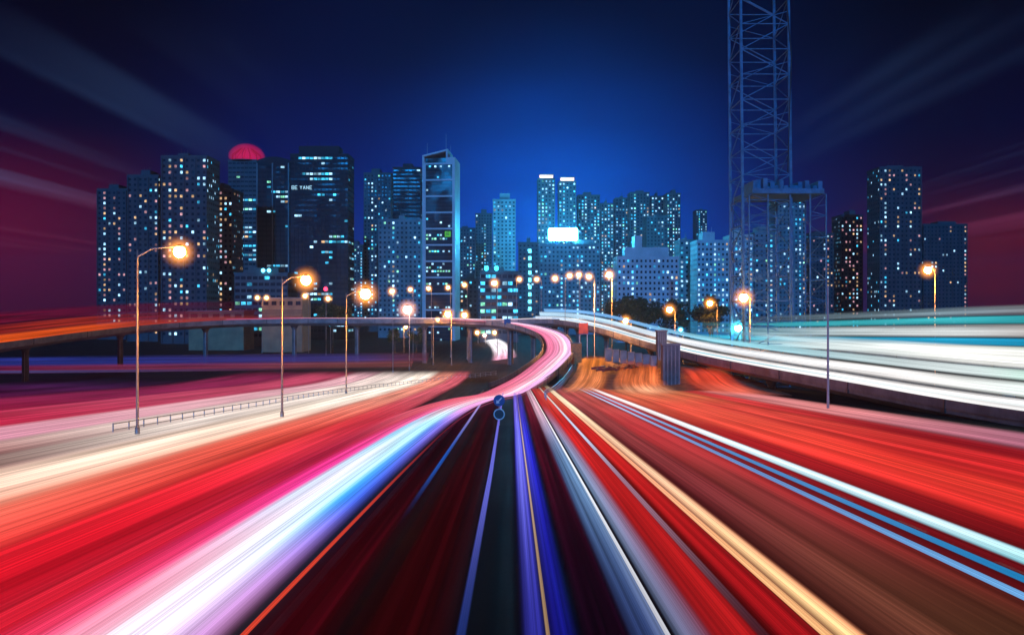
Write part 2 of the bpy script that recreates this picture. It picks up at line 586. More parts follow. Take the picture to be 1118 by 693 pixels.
# ------------------------------------------------------------------ light trails
def trail_mat(name, stages, strength=1.0, seed=0.0, freq=9.0, amt=0.45, fade_in=None, fade_out=None, vfreq=0.014):
    """stages: list of (v, [(u, (r,g,b), alpha), ...]) in 0-255 sRGB; colour changes slowly along v (metres)"""
    m = bpy.data.materials.new(name)
    m.use_nodes = True
    n = NT(m.node_tree)
    n.n.clear()
    uv = n.add('ShaderNodeUVMap')
    u, v, _ = n.sep(uv.outputs[0])
    n1 = n.noise(n.xyz(n.math('MULTIPLY', u, freq), n.math('MULTIPLY', v, vfreq), seed), 1.0, 4.0, 0.65)
    n2 = n.noise(n.xyz(n.math('MULTIPLY', u, freq * 0.35), n.math('MULTIPLY', v, vfreq * 2.2), seed + 9.1), 1.0, 2.0, 0.5)
    uu = n.math('ADD', u, n.math('MULTIPLY', n.math('SUBTRACT', n2, 0.5), 0.16))
    col = al = None
    lastv = None
    for sv, st in stages:
        rp = n.ramp(uu, [(p, lin(*c)[:3] + (a,)) for p, c, a in st])
        if col is None:
            col, al = rp.outputs[0], rp.outputs[1]
        else:
            f = n.maprange(v, lastv, sv, 0, 1)
            col = n.mixc(f, col, rp.outputs[0])
            al = n.math('ADD', n.math('MULTIPLY', al, n.math('SUBTRACT', 1.0, f)), n.math('MULTIPLY', rp.outputs[1], f))
        lastv = sv
    n3 = n.noise(n.xyz(n.math('MULTIPLY', u, freq * 4.0), n.math('MULTIPLY', v, vfreq * 0.8), seed + 3.3), 1.0, 3.0, 0.6)
    s = n.maprange(n1, 0.28, 0.72, 1 - amt, 1 + amt, False)
    s = n.math('MULTIPLY', s, n.maprange(n3, 0.3, 0.75, 0.7, 1.55, False))
    s = n.math('MULTIPLY', s, n.maprange(n2, 0.3, 0.7, 0.8, 1.22, False))
    e = n.add('ShaderNodeEmission')
    n.l.new(col, e.inputs[0])
    n.l.new(n.math('MULTIPLY', s, strength), e.inputs[1])
    al = n.math('MULTIPLY', al, n.maprange(n1, 0.25, 0.6, 1 - amt * 0.8, 1.0, False), clamp=True)
    # soft to both long edges
    edge = n.maprange(n.math('ABSOLUTE', n.math('SUBTRACT', u, 0.5)), 0.16, 0.5, 1, 0)
    al = n.math('MULTIPLY', al, edge)
    if fade_in:
        al = n.math('MULTIPLY', al, n.maprange(v, fade_in[0], fade_in[1], 0, 1))
    if fade_out:
        al = n.math('MULTIPLY', al, n.maprange(v, fade_out[0], fade_out[1], 1, 0))
    tr = n.add('ShaderNodeBsdfTransparent')
    mx = n.add('ShaderNodeMixShader')
    n.l.new(al, mx.inputs[0])
    n.l.new(tr.outputs[0], mx.inputs[1])
    n.l.new(e.outputs[0], mx.inputs[2])
    o = n.add('ShaderNodeOutputMaterial')
    n.l.new(mx.outputs[0], o.inputs[0])
    return m


def ribbon(pts, nr, a, b, z0, z1, mat, label, group, vs=None, thick=0.05):
    """one band of light: a flattened lens section from offset a, height z0 to offset b, height z1 along pts"""
    m = MB()
    nu = 5
    L = 0.0
    prev = None
    for i, (p, n) in enumerate(zip(pts, nr)):
        if i:
            L += (p - pts[i - 1]).length
        v = vs[i] if vs else L
        top, bot = [], []
        across = n * (b - a) + Vector((0, 0, z1 - z0))
        off = across.cross(pts[min(i + 1, len(pts) - 1)] - pts[max(i - 1, 0)]).normalized()
        for k in range(nu):
            u = k / (nu - 1)
            q = p + n * (a + (b - a) * u) + Vector((0, 0, z0 + (z1 - z0) * u))
            h = thick * math.sin(math.pi * u)
            top.append(((q + off * h), (u, v)))
            bot.append(((q - off * h), (u, v)))
        ring = top + bot[-2:0:-1]
        if prev:
            N = len(ring)
            for k in range(N):
                k2 = (k + 1) % N
                m.quad([prev[k][0], prev[k2][0], ring[k2][0], ring[k][0]], 0, [prev[k][1], prev[k2][1], ring[k2][1], ring[k][1]])
        prev = ring
    o = m.build_uv('light_trail', mat)
    tag(o, label, 'light trail', group)
    return o


def ground_trail(ka, kb, dz, stages, label, group, y0=2.5, y1=165, bend=None, **kw):
    """a band that keeps its lane: lateral position X = k * (6 - dz) on the sloping road"""
    N = 44
    pts, nr, vs = [], [], []
    for i in range(N + 1):
        s = (i / N) ** 1.6
        y = y0 + (y1 - y0) * s
        pts.append(Vector((bend(y) if bend else 0.0, y, road_z(y) + dz)))
        vs.append(y)
        nr.append(Vector((1, 0, 0)))
    h = 6 - dz
    mat = trail_mat('trail_light', stages, **kw)
    wd = (kb - ka) * h * (0.16 if (kb - ka) > .08 else .06)
    return ribbon(pts, nr, ka * h - wd, kb * h + wd, 0, 0, mat, label, group, vs)


def one(*c):
    """a plain profile: the same colour right across"""
    r, g, b, a = c
    return [(0.0, (r, g, b), a), (1.0, (r, g, b), a)]


GL = 'light trails on the left carriageway'
GS = 'light trails up the curved slip road'
GM = 'light trails down the dark middle lanes'
GR = 'light trails on the right carriageway'
GA = 'light trails on the right ramp'
GB = 'light trails on the high viaduct'
GX = 'light trails along the crossing flyover'

# --- left, lower road (runs on under the flyover)
LO = dict(y1=228, fade_out=(195, 227))
ground_trail(-2.72, -1.98, .50, [(20, [(0, (226, 34, 48), .95), (.5, (214, 22, 40), .95), (1, (150, 14, 34), .9)]), (60, [(0, (226, 60, 60), .9), (1, (180, 40, 70), .9)]), (130, one(214, 96, 110, .8))],
             'broad crimson band beside the pink and white bands', GL, seed=1.0, strength=1.0, **LO)
ground_trail(-3.55, -2.62, .46, [(16, [(0, (248, 140, 112), .95), (.5, (250, 92, 80), .95), (1, (228, 34, 44), .95)]), (50, [(0, (240, 110, 90), .95), (1, (206, 44, 44), .95)]), (120, one(240, 150, 130, .8))],
             'broad salmon red band between crimson and peach bands', GL, seed=2.0, strength=1.0, **LO)
ground_trail(-4.55, -3.45, .42, [(12, [(0, (226, 130, 104), .8), (.45, (252, 176, 146), .98), (1, (250, 120, 96), .95)]), (48, [(0, (238, 200, 180), .9), (.5, (255, 226, 204), 1), (1, (246, 150, 120), .95)]), (110, one(255, 236, 220, .95))],
             'broad peach band turning cream towards the flyover', GL, seed=3.0, strength=1.02, **LO)
ground_trail(-5.25, -4.5, .38, [(12, one(126, 76, 68, .85)), (36, one(150, 110, 104, .8)), (70, one(240, 222, 212, .95))],
             'dull brown band fading to grey outside the peach band', GL, seed=4.0, strength=.9, **LO)
ground_trail(-6.15, -5.2, .36, [(12, one(206, 44, 66, .9)), (40, one(150, 90, 90, .8)), (80, one(244, 220, 212, .95))],
             'rose red band outside the dull brown band', GL, seed=5.0, strength=1.0, **LO)
ground_trail(-7.4, -6.1, .34, [(12, one(190, 120, 140, .85)), (45, one(214, 140, 164, .9)), (100, one(226, 170, 180, .85))],
             'dusty pink band between rose red and dark red bands', GL, seed=6.0, strength=1.0, **LO)
ground_trail(-9.6, -7.3, .32, [(12, one(186, 18, 44, .95)), (50, one(186, 24, 60, .92)), (120, one(190, 70, 100, .85))],
             'wide dark red band outside the dusty pink band', GL, seed=7.0, strength=1.0, **LO)
ground_trail(-12.6, -9.5, .30, [(12, one(124, 10, 34, .9)), (60, one(150, 16, 50, .9)), (130, one(130, 34, 74, .75))],
             'outermost wide maroon band on the left carriageway', GL, seed=8.0, strength=1.0, **LO)

ground_trail(-19, -12.4, .28, [(20, one(120, 16, 44, .8)), (90, one(90, 16, 60, .75)), (180, one(60, 24, 70, .5))],
             'dull purple red band along the far side of the left carriageway', GL, seed=9.0, strength=1.0, y1=205, fade_out=(150, 203), freq=6, amt=.7)
# --- S curve
s_pts, s_nr = None, None


def s_path():
    P = [(-9.1, 2.5), (-9.1, 20), (-9.0, 45), (-8.6, 70), (-7.4, 92), (-5.2, 110), (-2.2, 126), (0.6, 142), (3.8, 160), (8.0, 185), (11.3, 205), (12.2, 222)]
    q = [Vector((x, y, road_z(y) if y < 120 else 0)) for x, y in P]
    zs = {126: 4.1, 142: 3.9, 160: 4.1, 185: 5.05, 205: 6.35, 222: 8.05}
    for v in q:
        if round(v.y) in zs:
            v.z = zs[round(v.y)]
    q += [Vector(p) for p in S_CTRL[7:11]] + [Vector((-16, 260, 13.7)), Vector((-30, 263, 13.8))]
    return catmull(q, 7)


s_pts = s_path()
s_nr = frames(s_pts)
s_L = [0.0]
for i in range(1, len(s_pts)):
    s_L.append(s_L[-1] + (s_pts[i] - s_pts[i - 1]).length)
s_v = [2.5 + x for x in s_L]


def s_trail(a, b, dz, stages, label, taper=1.0, **kw):
    mat = trail_mat('trail_light', stages, **kw)
    wd = (b - a) * .16
    return ribbon(s_pts, s_nr, a - wd, b + wd, dz, dz, mat, label, GS, s_v)


SO = dict(fade_out=(300, 335))
s_trail(2.35, 3.55, .62, [(16, [(0, (236, 220, 250), 1), (.6, (206, 150, 214), .9), (1, (120, 20, 70), .4)]), (32, [(0, (60, 190, 255), 1), (.6, (70, 110, 240), .9), (1, (60, 30, 150), .5)]), (62, [(0, (70, 150, 250), .9), (1, (150, 90, 220), .6)]), (95, one(250, 170, 230, .95)), (200, one(250, 190, 240, .95))],
        'cyan and violet inner band on the slip road beside the black lanes', seed=11.0, strength=1.05, **SO)
s_trail(1.15, 2.5, .58, [(16, [(0, (255, 226, 240), 1), (1, (226, 226, 255), 1)]), (34, [(0, (246, 246, 255), 1), (1, (120, 214, 255), 1)]), (66, [(0, (190, 240, 255), 1), (1, (150, 214, 250), 1)]), (105, one(255, 206, 224, 1)), (200, [(0, (255, 170, 200), 1), (.5, (255, 238, 246), 1), (1, (246, 190, 240), 1)])],
        'brightest white lavender band on the slip road', seed=12.0, strength=1.08, **SO)
s_trail(0.1, 1.25, .54, [(16, [(0, (240, 90, 130), .95), (1, (252, 196, 220), 1)]), (34, [(0, (190, 214, 250), 1), (1, (250, 236, 250), 1)]), (60, [(0, (60, 190, 240), 1), (1, (236, 250, 255), 1)]), (100, one(240, 150, 170, .95)), (200, [(0, (226, 110, 150), .95), (.5, (255, 200, 220), 1), (1, (240, 130, 180), .95)])],
        'pale pink band with a sky blue stretch on the slip road', seed=13.0, strength=1.05, **SO)
s_trail(-1.1, 0.2, .50, [(16, [(0, (206, 26, 50), .95), (.6, (240, 60, 100), .95), (1, (250, 120, 170), 1)]), (40, [(0, (226, 40, 110), .95), (1, (250, 70, 170), 1)]), (75, [(0, (200, 50, 90), .9), (1, (240, 110, 170), .9)]), (110, one(236, 120, 140, .95)), (200, one(255, 150, 190, .95))],
        'hot pink band between pale pink and red on the slip road', seed=14.0, strength=1.05, **SO)
s_trail(-2.9, -1.0, .46, [(16, [(0, (150, 14, 36), .9), (.5, (222, 36, 56), .95), (1, (210, 24, 48), .95)]), (45, [(0, (110, 20, 40), .85), (1, (206, 40, 80), .9)]), (90, one(216, 90, 110, .92)), (200, one(250, 130, 170, .92))],
        'deep red band with fine pink streaks on the slip road edge', seed=15.0, strength=1.0, freq=14, **SO)
s_trail(3.62, 3.74, .40, [(16, one(226, 70, 50, .95)), (60, one(120, 30, 40, .5)), (110, one(200, 90, 140, .4))],
        'hair thin orange red line along the edge of the black lanes', seed=16.0, strength=1.0, **SO)

# --- dark middle lanes; dim maroon bands paint red reflections on the asphalt
MO = dict(y1=150, fade_out=(95, 148))
ground_trail(-.205, -.165, .5, [(14, one(30, 50, 120, .5)), (36, one(100, 104, 210, .9)), (90, one(120, 110, 220, .9))], 'thin periwinkle line left of the twin blue bands', GM, seed=21.0, strength=1.0, amt=.3, bend=lambda y: -0.25 * max(0, (y - 40)) / 60, **MO)
ground_trail(-.70, -.655, .5, [(14, one(20, 8, 40, .1)), (45, one(30, 80, 170, .7)), (90, one(170, 150, 220, .9))], 'faint blue line slanting across black lane towards slip road', GM, seed=22.0, strength=1.0, y1=120, fade_in=(26, 44), fade_out=(90, 118))
ground_trail(.035, .118, .5, [(12, [(0, (8, 8, 50), .3), (.5, (50, 50, 170), .85), (1, (30, 30, 110), .7)]), (50, [(0, (40, 40, 200), .9), (.5, (130, 130, 255), 1), (1, (60, 50, 220), .9)]), (110, one(120, 100, 220, .8))], 'violet blue band, brighter one of the twin bands', GM, seed=23.0, strength=1.0, **MO)
ground_trail(.122, .138, .56, [(14, one(150, 120, 90, .9)), (50, one(210, 180, 170, .7)), (110, one(150, 120, 200, .5))], 'hair thin gold line between the twin blue bands', GM, seed=24.0, strength=1.0, amt=.2, **MO)
ground_trail(.142, .245, .5, [(14, [(0, (26, 20, 120), .7), (.4, (20, 20, 130), .6), (1, (10, 8, 50), .1)]), (50, [(0, (90, 90, 250), .95), (.5, (40, 40, 200), .8), (1, (16, 10, 90), .2)]), (110, one(80, 60, 180, .6))], 'dimmer cobalt band right of the gold line', GM, seed=25.0, strength=1.0, **MO)
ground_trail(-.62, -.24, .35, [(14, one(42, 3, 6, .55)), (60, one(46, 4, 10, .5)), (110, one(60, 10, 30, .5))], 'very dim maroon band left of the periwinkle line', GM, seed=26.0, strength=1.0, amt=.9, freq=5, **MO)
ground_trail(.26, .44, .35, [(14, one(26, 3, 22, .5)), (50, one(64, 8, 26, .7)), (110, one(120, 30, 50, .6))], 'very dim plum band between cobalt and white bands', GM, seed=27.0, strength=1.0, amt=.8, freq=5, **MO)
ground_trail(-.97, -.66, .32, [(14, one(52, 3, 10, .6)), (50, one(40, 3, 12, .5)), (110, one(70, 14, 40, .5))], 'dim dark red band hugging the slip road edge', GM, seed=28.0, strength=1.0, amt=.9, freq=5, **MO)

# --- right carriageway; wide red washes paint the lit asphalt as emission
RO = dict(y1=172, fade_out=(108, 170))
ground_trail(.42, .555, .5, [(14, [(0, (16, 20, 60), .15), (.6, (56, 74, 130), .7), (1, (130, 146, 190), .85)]), (40, [(0, (40, 60, 110), .5), (.7, (120, 160, 210), .9), (1, (150, 190, 230), .95)]), (90, one(220, 170, 190, .8))], 'soft slate blue band left of a sharp white line', GR, seed=31.0, strength=.9, **RO)
ground_trail(.553, .572, .56, [(14, one(200, 200, 210, .95)), (40, one(240, 245, 255, 1)), (100, one(255, 230, 230, 1))], 'sharp thin white line beside the slate blue band', GR, seed=32.0, strength=1.1, amt=.2, **RO)
ground_trail(.60, .72, .5, [(14, [(0, (110, 130, 170), .8), (1, (120, 20, 30), .8)]), (40, [(0, (140, 180, 226), .9), (1, (150, 30, 40), .8)]), (100, one(190, 50, 50, .8))], 'narrow steel blue to red band right of white line', GR, seed=33.0, strength=1.0, **RO)
ground_trail(.70, .90, .46, [(14, [(0, (128, 20, 26), .9), (.6, (176, 26, 28), .95), (1, (110, 14, 20), .9)]), (60, one(190, 34, 34, .95)), (120, one(206, 70, 60, .8))], 'bright red band inside the pale lilac line', GR, seed=34.0, strength=1.0, **RO)
ground_trail(.885, .93, .54, [(14, one(60, 20, 30, .7)), (34, one(150, 110, 130, .9)), (60, one(200, 210, 240, .95)), (110, one(240, 220, 210, .95))], 'pale lilac line fading out towards the viewer', GR, seed=35.0, strength=1.0, amt=.3, **RO)
ground_trail(.935, 1.12, .44, [(14, [(0, (90, 8, 14), .9), (.5, (166, 20, 26), .95), (1, (96, 10, 18), .9)]), (60, one(196, 36, 34, .95)), (120, one(216, 90, 70, .8))], 'red band between the lilac line and cream pair', GR, seed=36.0, strength=1.0, **RO)
ground_trail(1.115, 1.16, .55, [(14, one(240, 176, 120, 1)), (40, one(246, 170, 130, 1)), (110, one(255, 220, 180, 1))], 'thinner apricot line of the cream pair', GR, seed=37.0, strength=1.0, amt=.25, **RO)
ground_trail(1.16, 1.275, .5, [(14, [(0, (150, 70, 50), .8), (.45, (255, 214, 150), 1), (.7, (246, 170, 120), 1), (1, (120, 30, 30), .7)]), (40, [(0, (170, 60, 50), .8), (.5, (255, 210, 170), 1), (1, (170, 60, 50), .8)]), (110, one(255, 226, 190, 1))], 'thicker cream line of the cream pair', GR, seed=38.0, strength=1.05, amt=.3, **RO)
ground_trail(1.29, 1.62, .42, [(14, [(0, (62, 22, 22), .9), (.6, (116, 66, 50), .9), (1, (90, 52, 36), .9)]), (36, [(0, (86, 20, 26), .9), (.5, (140, 56, 60), .92), (1, (120, 40, 44), .9)]), (110, one(180, 80, 80, .8))], 'dusky rose brown band right of the cream pair', GR, seed=39.0, strength=.9, freq=5, amt=.3, **RO)
ground_trail(1.60, 2.1, .40, [(12, [(0, (70, 42, 28), .9), (.6, (66, 44, 26), .9), (1, (84, 40, 30), .9)]), (32, [(0, (96, 40, 36), .9), (.5, (130, 50, 50), .9), (1, (186, 44, 48), .9)]), (60, one(196, 60, 64, .9)), (120, one(214, 96, 90, .8))], 'wide umber band left of the twin blue lines', GR, seed=40.0, strength=.9, freq=5, amt=.3, **RO)
ground_trail(2.11, 2.18, .52, [(14, one(110, 170, 226, .95)), (40, one(110, 150, 210, .95)), (110, one(190, 200, 236, .9))], 'light blue line, inner of the twin blue lines', GR, seed=41.0, strength=1.0, amt=.25, **RO)
ground_trail(2.18, 2.27, .38, [(14, one(80, 12, 18, .9)), (110, one(190, 60, 70, .8))], 'dark red sliver between the twin blue lines', GR, seed=42.0, strength=1.0, **RO)
ground_trail(2.275, 2.35, .52, [(14, one(20, 130, 190, .95)), (40, one(80, 140, 200, .9)), (110, one(180, 200, 240, .9))], 'azure line, outer of the twin blue lines', GR, seed=43.0, strength=1.0, amt=.25, **RO)
ground_trail(2.35, 2.49, .38, [(14, one(84, 10, 16, .9)), (60, one(150, 26, 34, .9)), (120, one(200, 90, 90, .8))], 'dark red band inside the cyan white line', GR, seed=44.0, strength=1.0, **RO)
ground_trail(2.485, 2.65, .54, [(13, [(0, (60, 190, 214), .9), (.5, (140, 240, 246), 1), (1, (40, 190, 214), .9)]), (30, [(0, (130, 190, 210), .9), (.5, (226, 250, 255), 1), (1, (170, 200, 220), .9)]), (100, one(255, 236, 236, 1))], 'bright cyan line turning white towards the flyover', GR, seed=45.0, strength=1.08, amt=.2, **RO)
ground_trail(2.66, 3.0, .36, [(14, [(0, (60, 8, 14), .9), (1, (120, 14, 20), .9)]), (50, one(166, 30, 36, .9)), (120, one(214, 96, 70, .85))], 'dark crimson band outside the cyan line', GR, seed=46.0, strength=1.0, **RO)
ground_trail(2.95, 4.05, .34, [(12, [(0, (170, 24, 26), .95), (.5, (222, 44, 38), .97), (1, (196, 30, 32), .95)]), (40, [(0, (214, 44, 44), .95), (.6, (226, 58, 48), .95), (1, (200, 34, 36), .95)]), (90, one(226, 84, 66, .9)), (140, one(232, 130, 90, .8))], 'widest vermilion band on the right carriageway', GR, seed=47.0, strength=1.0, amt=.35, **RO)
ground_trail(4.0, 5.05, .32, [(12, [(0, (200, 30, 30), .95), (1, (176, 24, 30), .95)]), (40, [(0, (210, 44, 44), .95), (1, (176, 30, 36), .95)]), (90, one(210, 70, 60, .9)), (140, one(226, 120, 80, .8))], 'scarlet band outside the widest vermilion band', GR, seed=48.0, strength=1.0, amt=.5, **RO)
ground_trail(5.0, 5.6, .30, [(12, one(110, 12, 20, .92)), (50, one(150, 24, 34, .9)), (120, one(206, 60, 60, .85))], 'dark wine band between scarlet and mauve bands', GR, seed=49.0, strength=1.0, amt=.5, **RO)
ground_trail(5.55, 6.75, .28, [(10, [(0, (126, 84, 106), .9), (.6, (150, 150, 170), .92), (1, (120, 70, 90), .85)]), (40, [(0, (170, 96, 120), .9), (1, (150, 100, 130), .85)]), (100, one(214, 130, 130, .85))], 'mauve grey band nearest to the right ramp', GR, seed=50.0, strength=1.0, amt=.4, **RO)

# --- glowing bands added to make the sandy island look amber lit


def island_glow(P, a, b, stages, label, **kw):
    pts = catmull([Vector(p) for p in P], 9)
    nr = frames(pts)
    return ribbon(pts, nr, a, b, .5, .5, trail_mat('trail_light', stages, **kw), label, 'added glow bands over the sandy island', [p.y for p in pts])


island_glow([(8, 118, 4.9), (11.5, 138, 4.1), (14.5, 158, 4.0), (17.2, 180, 4.6), (19.5, 200, 5.3), (20.5, 214, 5.2)], -2.8, 4.2, [(120, one(240, 150, 110, .5)), (150, one(226, 130, 80, .85)), (190, one(200, 110, 44, .7)), (206, one(180, 90, 40, .4))],
             'added amber glow band over the left side of the sandy island', seed=101, strength=1.0, amt=.6, freq=7, fade_in=(118, 140), fade_out=(198, 213))
island_glow([(19, 112, 5.3), (20, 130, 4.5), (22, 148, 4.0), (25, 166, 4.6), (28, 184, 5.3), (29, 200, 5.7)], -4.2, 6.0, [(120, one(246, 180, 140, .6)), (150, one(236, 120, 70, .85)), (180, one(190, 84, 34, .6))],
             'added wide copper glow band over the middle of the sandy island', seed=102, strength=1.0, amt=.7, freq=7, fade_in=(112, 134), fade_out=(168, 198))
island_glow([(33, 110, 5.4), (33.5, 126, 4.6), (34.5, 142, 4.4), (36, 156, 5.0), (37, 170, 5.5)], -4.5, 5.5, [(120, one(236, 110, 90, .7)), (150, one(220, 70, 46, .75))],
             'added tomato red glow band over the right end of the sandy island', seed=103, strength=1.0, amt=.6, freq=7, fade_in=(110, 130), fade_out=(150, 169))

# --- ramp, viaduct, flyover


def path_trail(ctrl, off, z0, z1, stages, label, group, **kw):
    pts = catmull(ctrl, 7)
    nr = frames(pts)
    mat = trail_mat('trail_light', stages, **kw)
    return ribbon(pts, nr, off, off + 0.5, z0, z1, mat, label, group, [-p.y for p in pts], thick=.08)


def pstage(y, *st):
    return (-y, *st)


path_trail(A_ROAD, 2.6, .3, 1.9, [(-240, one(240, 250, 255, 1)), (-180, one(244, 240, 240, 1)), (-90, one(255, 250, 248, 1)), (-60, one(255, 255, 255, 1))], 'lowest pure white band on the right ramp', GA, seed=61, strength=1.05, amt=.15, freq=4)
path_trail(A_ROAD, 1.0, 1.6, 3.3, [(-240, one(190, 226, 250, 1)), (-180, one(236, 240, 246, .95)), (-100, one(250, 246, 244, .97)), (-60, one(236, 255, 250, .97))], 'milky white band above the pure white one on the ramp', GA, seed=62, strength=1.0, amt=.25, freq=4)
path_trail(A_ROAD, -.8, 3.0, 4.3, [(-220, one(120, 180, 236, .8)), (-160, one(150, 220, 236, .8)), (-90, one(214, 226, 226, .85)), (-60, one(150, 226, 190, .9))], 'mint green topped band on the right ramp', GA, seed=63, strength=.95, amt=.3, freq=4)
path_trail(A_ROAD, -2.2, 4.0, 6.4, [(-170, one(150, 220, 236, .0)), (-125, one(214, 226, 226, .5)), (-85, one(246, 246, 240, .95)), (-50, one(220, 240, 228, .95))], 'pale cream topmost band on the near half of the right ramp', GA, seed=65, strength=1.0, amt=.3, freq=4)
path_trail(A_ROAD, 3.6, 1.2, 1.5, [(-240, one(120, 170, 230, .9)), (-180, one(80, 200, 220, .9)), (-100, one(170, 210, 220, .4)), (-60, one(200, 220, 220, .2))], 'thin turquoise line along the ramp parapet', GA, seed=64, strength=1.0, amt=.2)
BF = dict(fade_in=(-218, -170))
path_trail(B_ROAD, -3.4, .5, 2.0, [(-200, one(120, 200, 220, .8)), (-120, one(226, 226, 220, .95)), (-80, one(110, 200, 150, .9))], 'pale green white lowest band on the high viaduct', GB, seed=71, strength=1.0, amt=.3, freq=4, **BF)
path_trail(B_ROAD, -3.0, 1.8, 3.1, [(-200, one(60, 190, 214, .8)), (-120, one(30, 150, 190, .9)), (-80, one(16, 110, 150, .95))], 'deep teal blue band low on the high viaduct', GB, seed=72, strength=1.0, amt=.35, freq=4, **BF)
path_trail(B_ROAD, -2.6, 2.9, 4.9, [(-200, one(80, 150, 170, .7)), (-120, one(190, 196, 196, .85)), (-80, one(176, 150, 146, .88))], 'warm grey band in the middle of the viaduct stack', GB, seed=73, strength=.95, amt=.3, freq=4, **BF)
path_trail(B_ROAD, -2.2, 4.7, 6.0, [(-200, one(50, 130, 150, .6)), (-120, one(60, 180, 190, .8)), (-80, one(30, 140, 150, .9))], 'bright teal upper band on the high viaduct', GB, seed=74, strength=.95, amt=.4, freq=4, **BF)
path_trail(B_ROAD, -1.8, 5.8, 7.3, [(-200, one(30, 50, 70, .3)), (-120, one(110, 130, 140, .65)), (-80, one(130, 110, 110, .75))], 'smoky grey topmost band on the high viaduct', GB, seed=75, strength=.9, amt=.5, freq=4, **BF)
XV = [p for p in X_ROAD if p[0] < 20]
XL = [p for p in X_ROAD if p[0] < -60]


def flat_path(ctrl, a, b, z0, z1, stages, label, group, **kw):
    pts = catmull(ctrl, 7)
    nr = frames(pts)
    L = [0.0]
    for i in range(1, len(pts)):
        L.append(L[-1] + (pts[i] - pts[i - 1]).length)
    return ribbon(pts, nr, a, b, z0, z1, trail_mat('trail_light', stages, **kw), label, group, L, thick=.06)


flat_path(X_ROAD[:8], -3.5, -3.3, .95, 1.25, [(0, one(240, 250, 255, 1)), (40, one(250, 220, 230, .95)), (110, one(190, 90, 130, .7))], 'thin white line along the far parapet of the flyover', GX, seed=81, strength=1.1, amt=.2)
flat_path([(12, 262, 13.7), (-6, 266, 13.8), (-30, 267, 13.9), (-60, 268, 13.9)], -1.5, 2.0, .5, .5, [(0, one(250, 190, 220, 1)), (30, one(230, 130, 170, .9)), (70, one(150, 40, 80, .5))], 'rose band lying along the middle of the flyover', GX, seed=82, strength=1.0)
flat_path(XL, -.5, 0, -.6, 2.4, [(0, one(110, 30, 40, .3)), (40, one(170, 50, 40, .6)), (80, one(206, 74, 24, .85)), (130, one(214, 80, 20, .9))], 'burnt orange band on the left bend of the flyover', GX, seed=83, strength=1.0, amt=.6)
flat_path(XL, .6, 1.1, 1.7, 4.4, [(0, one(50, 10, 40, .2)), (40, one(110, 24, 40, .5)), (80, one(150, 40, 30, .75)), (130, one(120, 24, 30, .8))], 'rusty red band above the burnt orange one', GX, seed=84, strength=.9, amt=.7)
flat_path(XL, 1.6, 2.1, 3.6, 7.2, [(0, one(60, 8, 40, .1)), (60, one(90, 12, 44, .5)), (130, one(100, 12, 40, .7))], 'dim plum band above the rusty red one', GX, seed=85, strength=.9, amt=.7)
EP = [(-190, 214, .6), (-140, 222, .6), (-90, 232, .6), (-50, 240, .6), (-25, 246, .6)]
GE = 'light trails on the street under the flyover'
flat_path(EP, -3, 3, .6, 4.6, [(0, one(30, 20, 80, .85)), (70, one(30, 40, 112, .85)), (140, one(52, 46, 112, .7)), (170, one(90, 40, 60, .4))], 'navy blue band on the street under the flyover', GE, seed=91, strength=1.0, amt=.6, freq=6)
flat_path([(-210, 196, 1.0), (-150, 203, .8), (-100, 214, .7), (-60, 224, .6), (-28, 232, .6)], -3, 3, .2, 3.2, [(0, one(90, 10, 40, .85)), (60, one(96, 16, 56, .85)), (130, one(110, 40, 70, .75)), (170, one(120, 60, 60, .4))], 'murky magenta band between the navy band and the left carriageway', GE, seed=94, strength=1.0, amt=.6, freq=6)
flat_path([(-190, 190, 2.0), (-130, 200, 1.4), (-80, 212, 1.0), (-50, 222, .8)], -1, 1, .5, 1.5, [(0, one(60, 90, 116, .7)), (70, one(60, 60, 110, .7)), (150, one(60, 30, 50, .2))], 'faint teal band nearer than the navy band', GE, seed=92, strength=1.0, amt=.6)
flat_path([(-2.5, 262, .5), (-3.0, 300, .5), (-5, 350, .5), (-9, 410, .5), (-14, 460, .5)], -4.5, 4.5, .7, 2.0, [(0, one(250, 170, 200, .8)), (60, one(255, 236, 246, 1)), (150, one(255, 250, 255, 1))], 'white pink headlight glow on the low road behind the slip road', GE, seed=93, strength=1.2, amt=.4)


# ------------------------------------------------------------------ buildings
RES = pbr('pale_concrete_render', (0.27, 0.31, 0.34), 0.8, 0, 0.25, 0.12)
RESD = pbr('grey_concrete_render', (0.12, 0.14, 0.16), 0.8, 0, 0.25, 0.12)
RESW = pbr('warm_tile', (0.12, 0.085, 0.1), 0.7, 0, 0.25, 0.12)
OFF = pbr('dark_curtain_wall', (0.03, 0.036, 0.05), 0.65, 0.0, 0.25, 0.1, 0, 0.15)
WHT = pbr('white_cladding', (0.62, 0.66, 0.7), 0.5, 0, 0.15, 0.1)
SALM = pbr('sand_render', (0.42, 0.28, 0.16), 0.8, 0, 0.2, 0.2)
n_windows = 0
GB_ = 'towers of the night skyline'


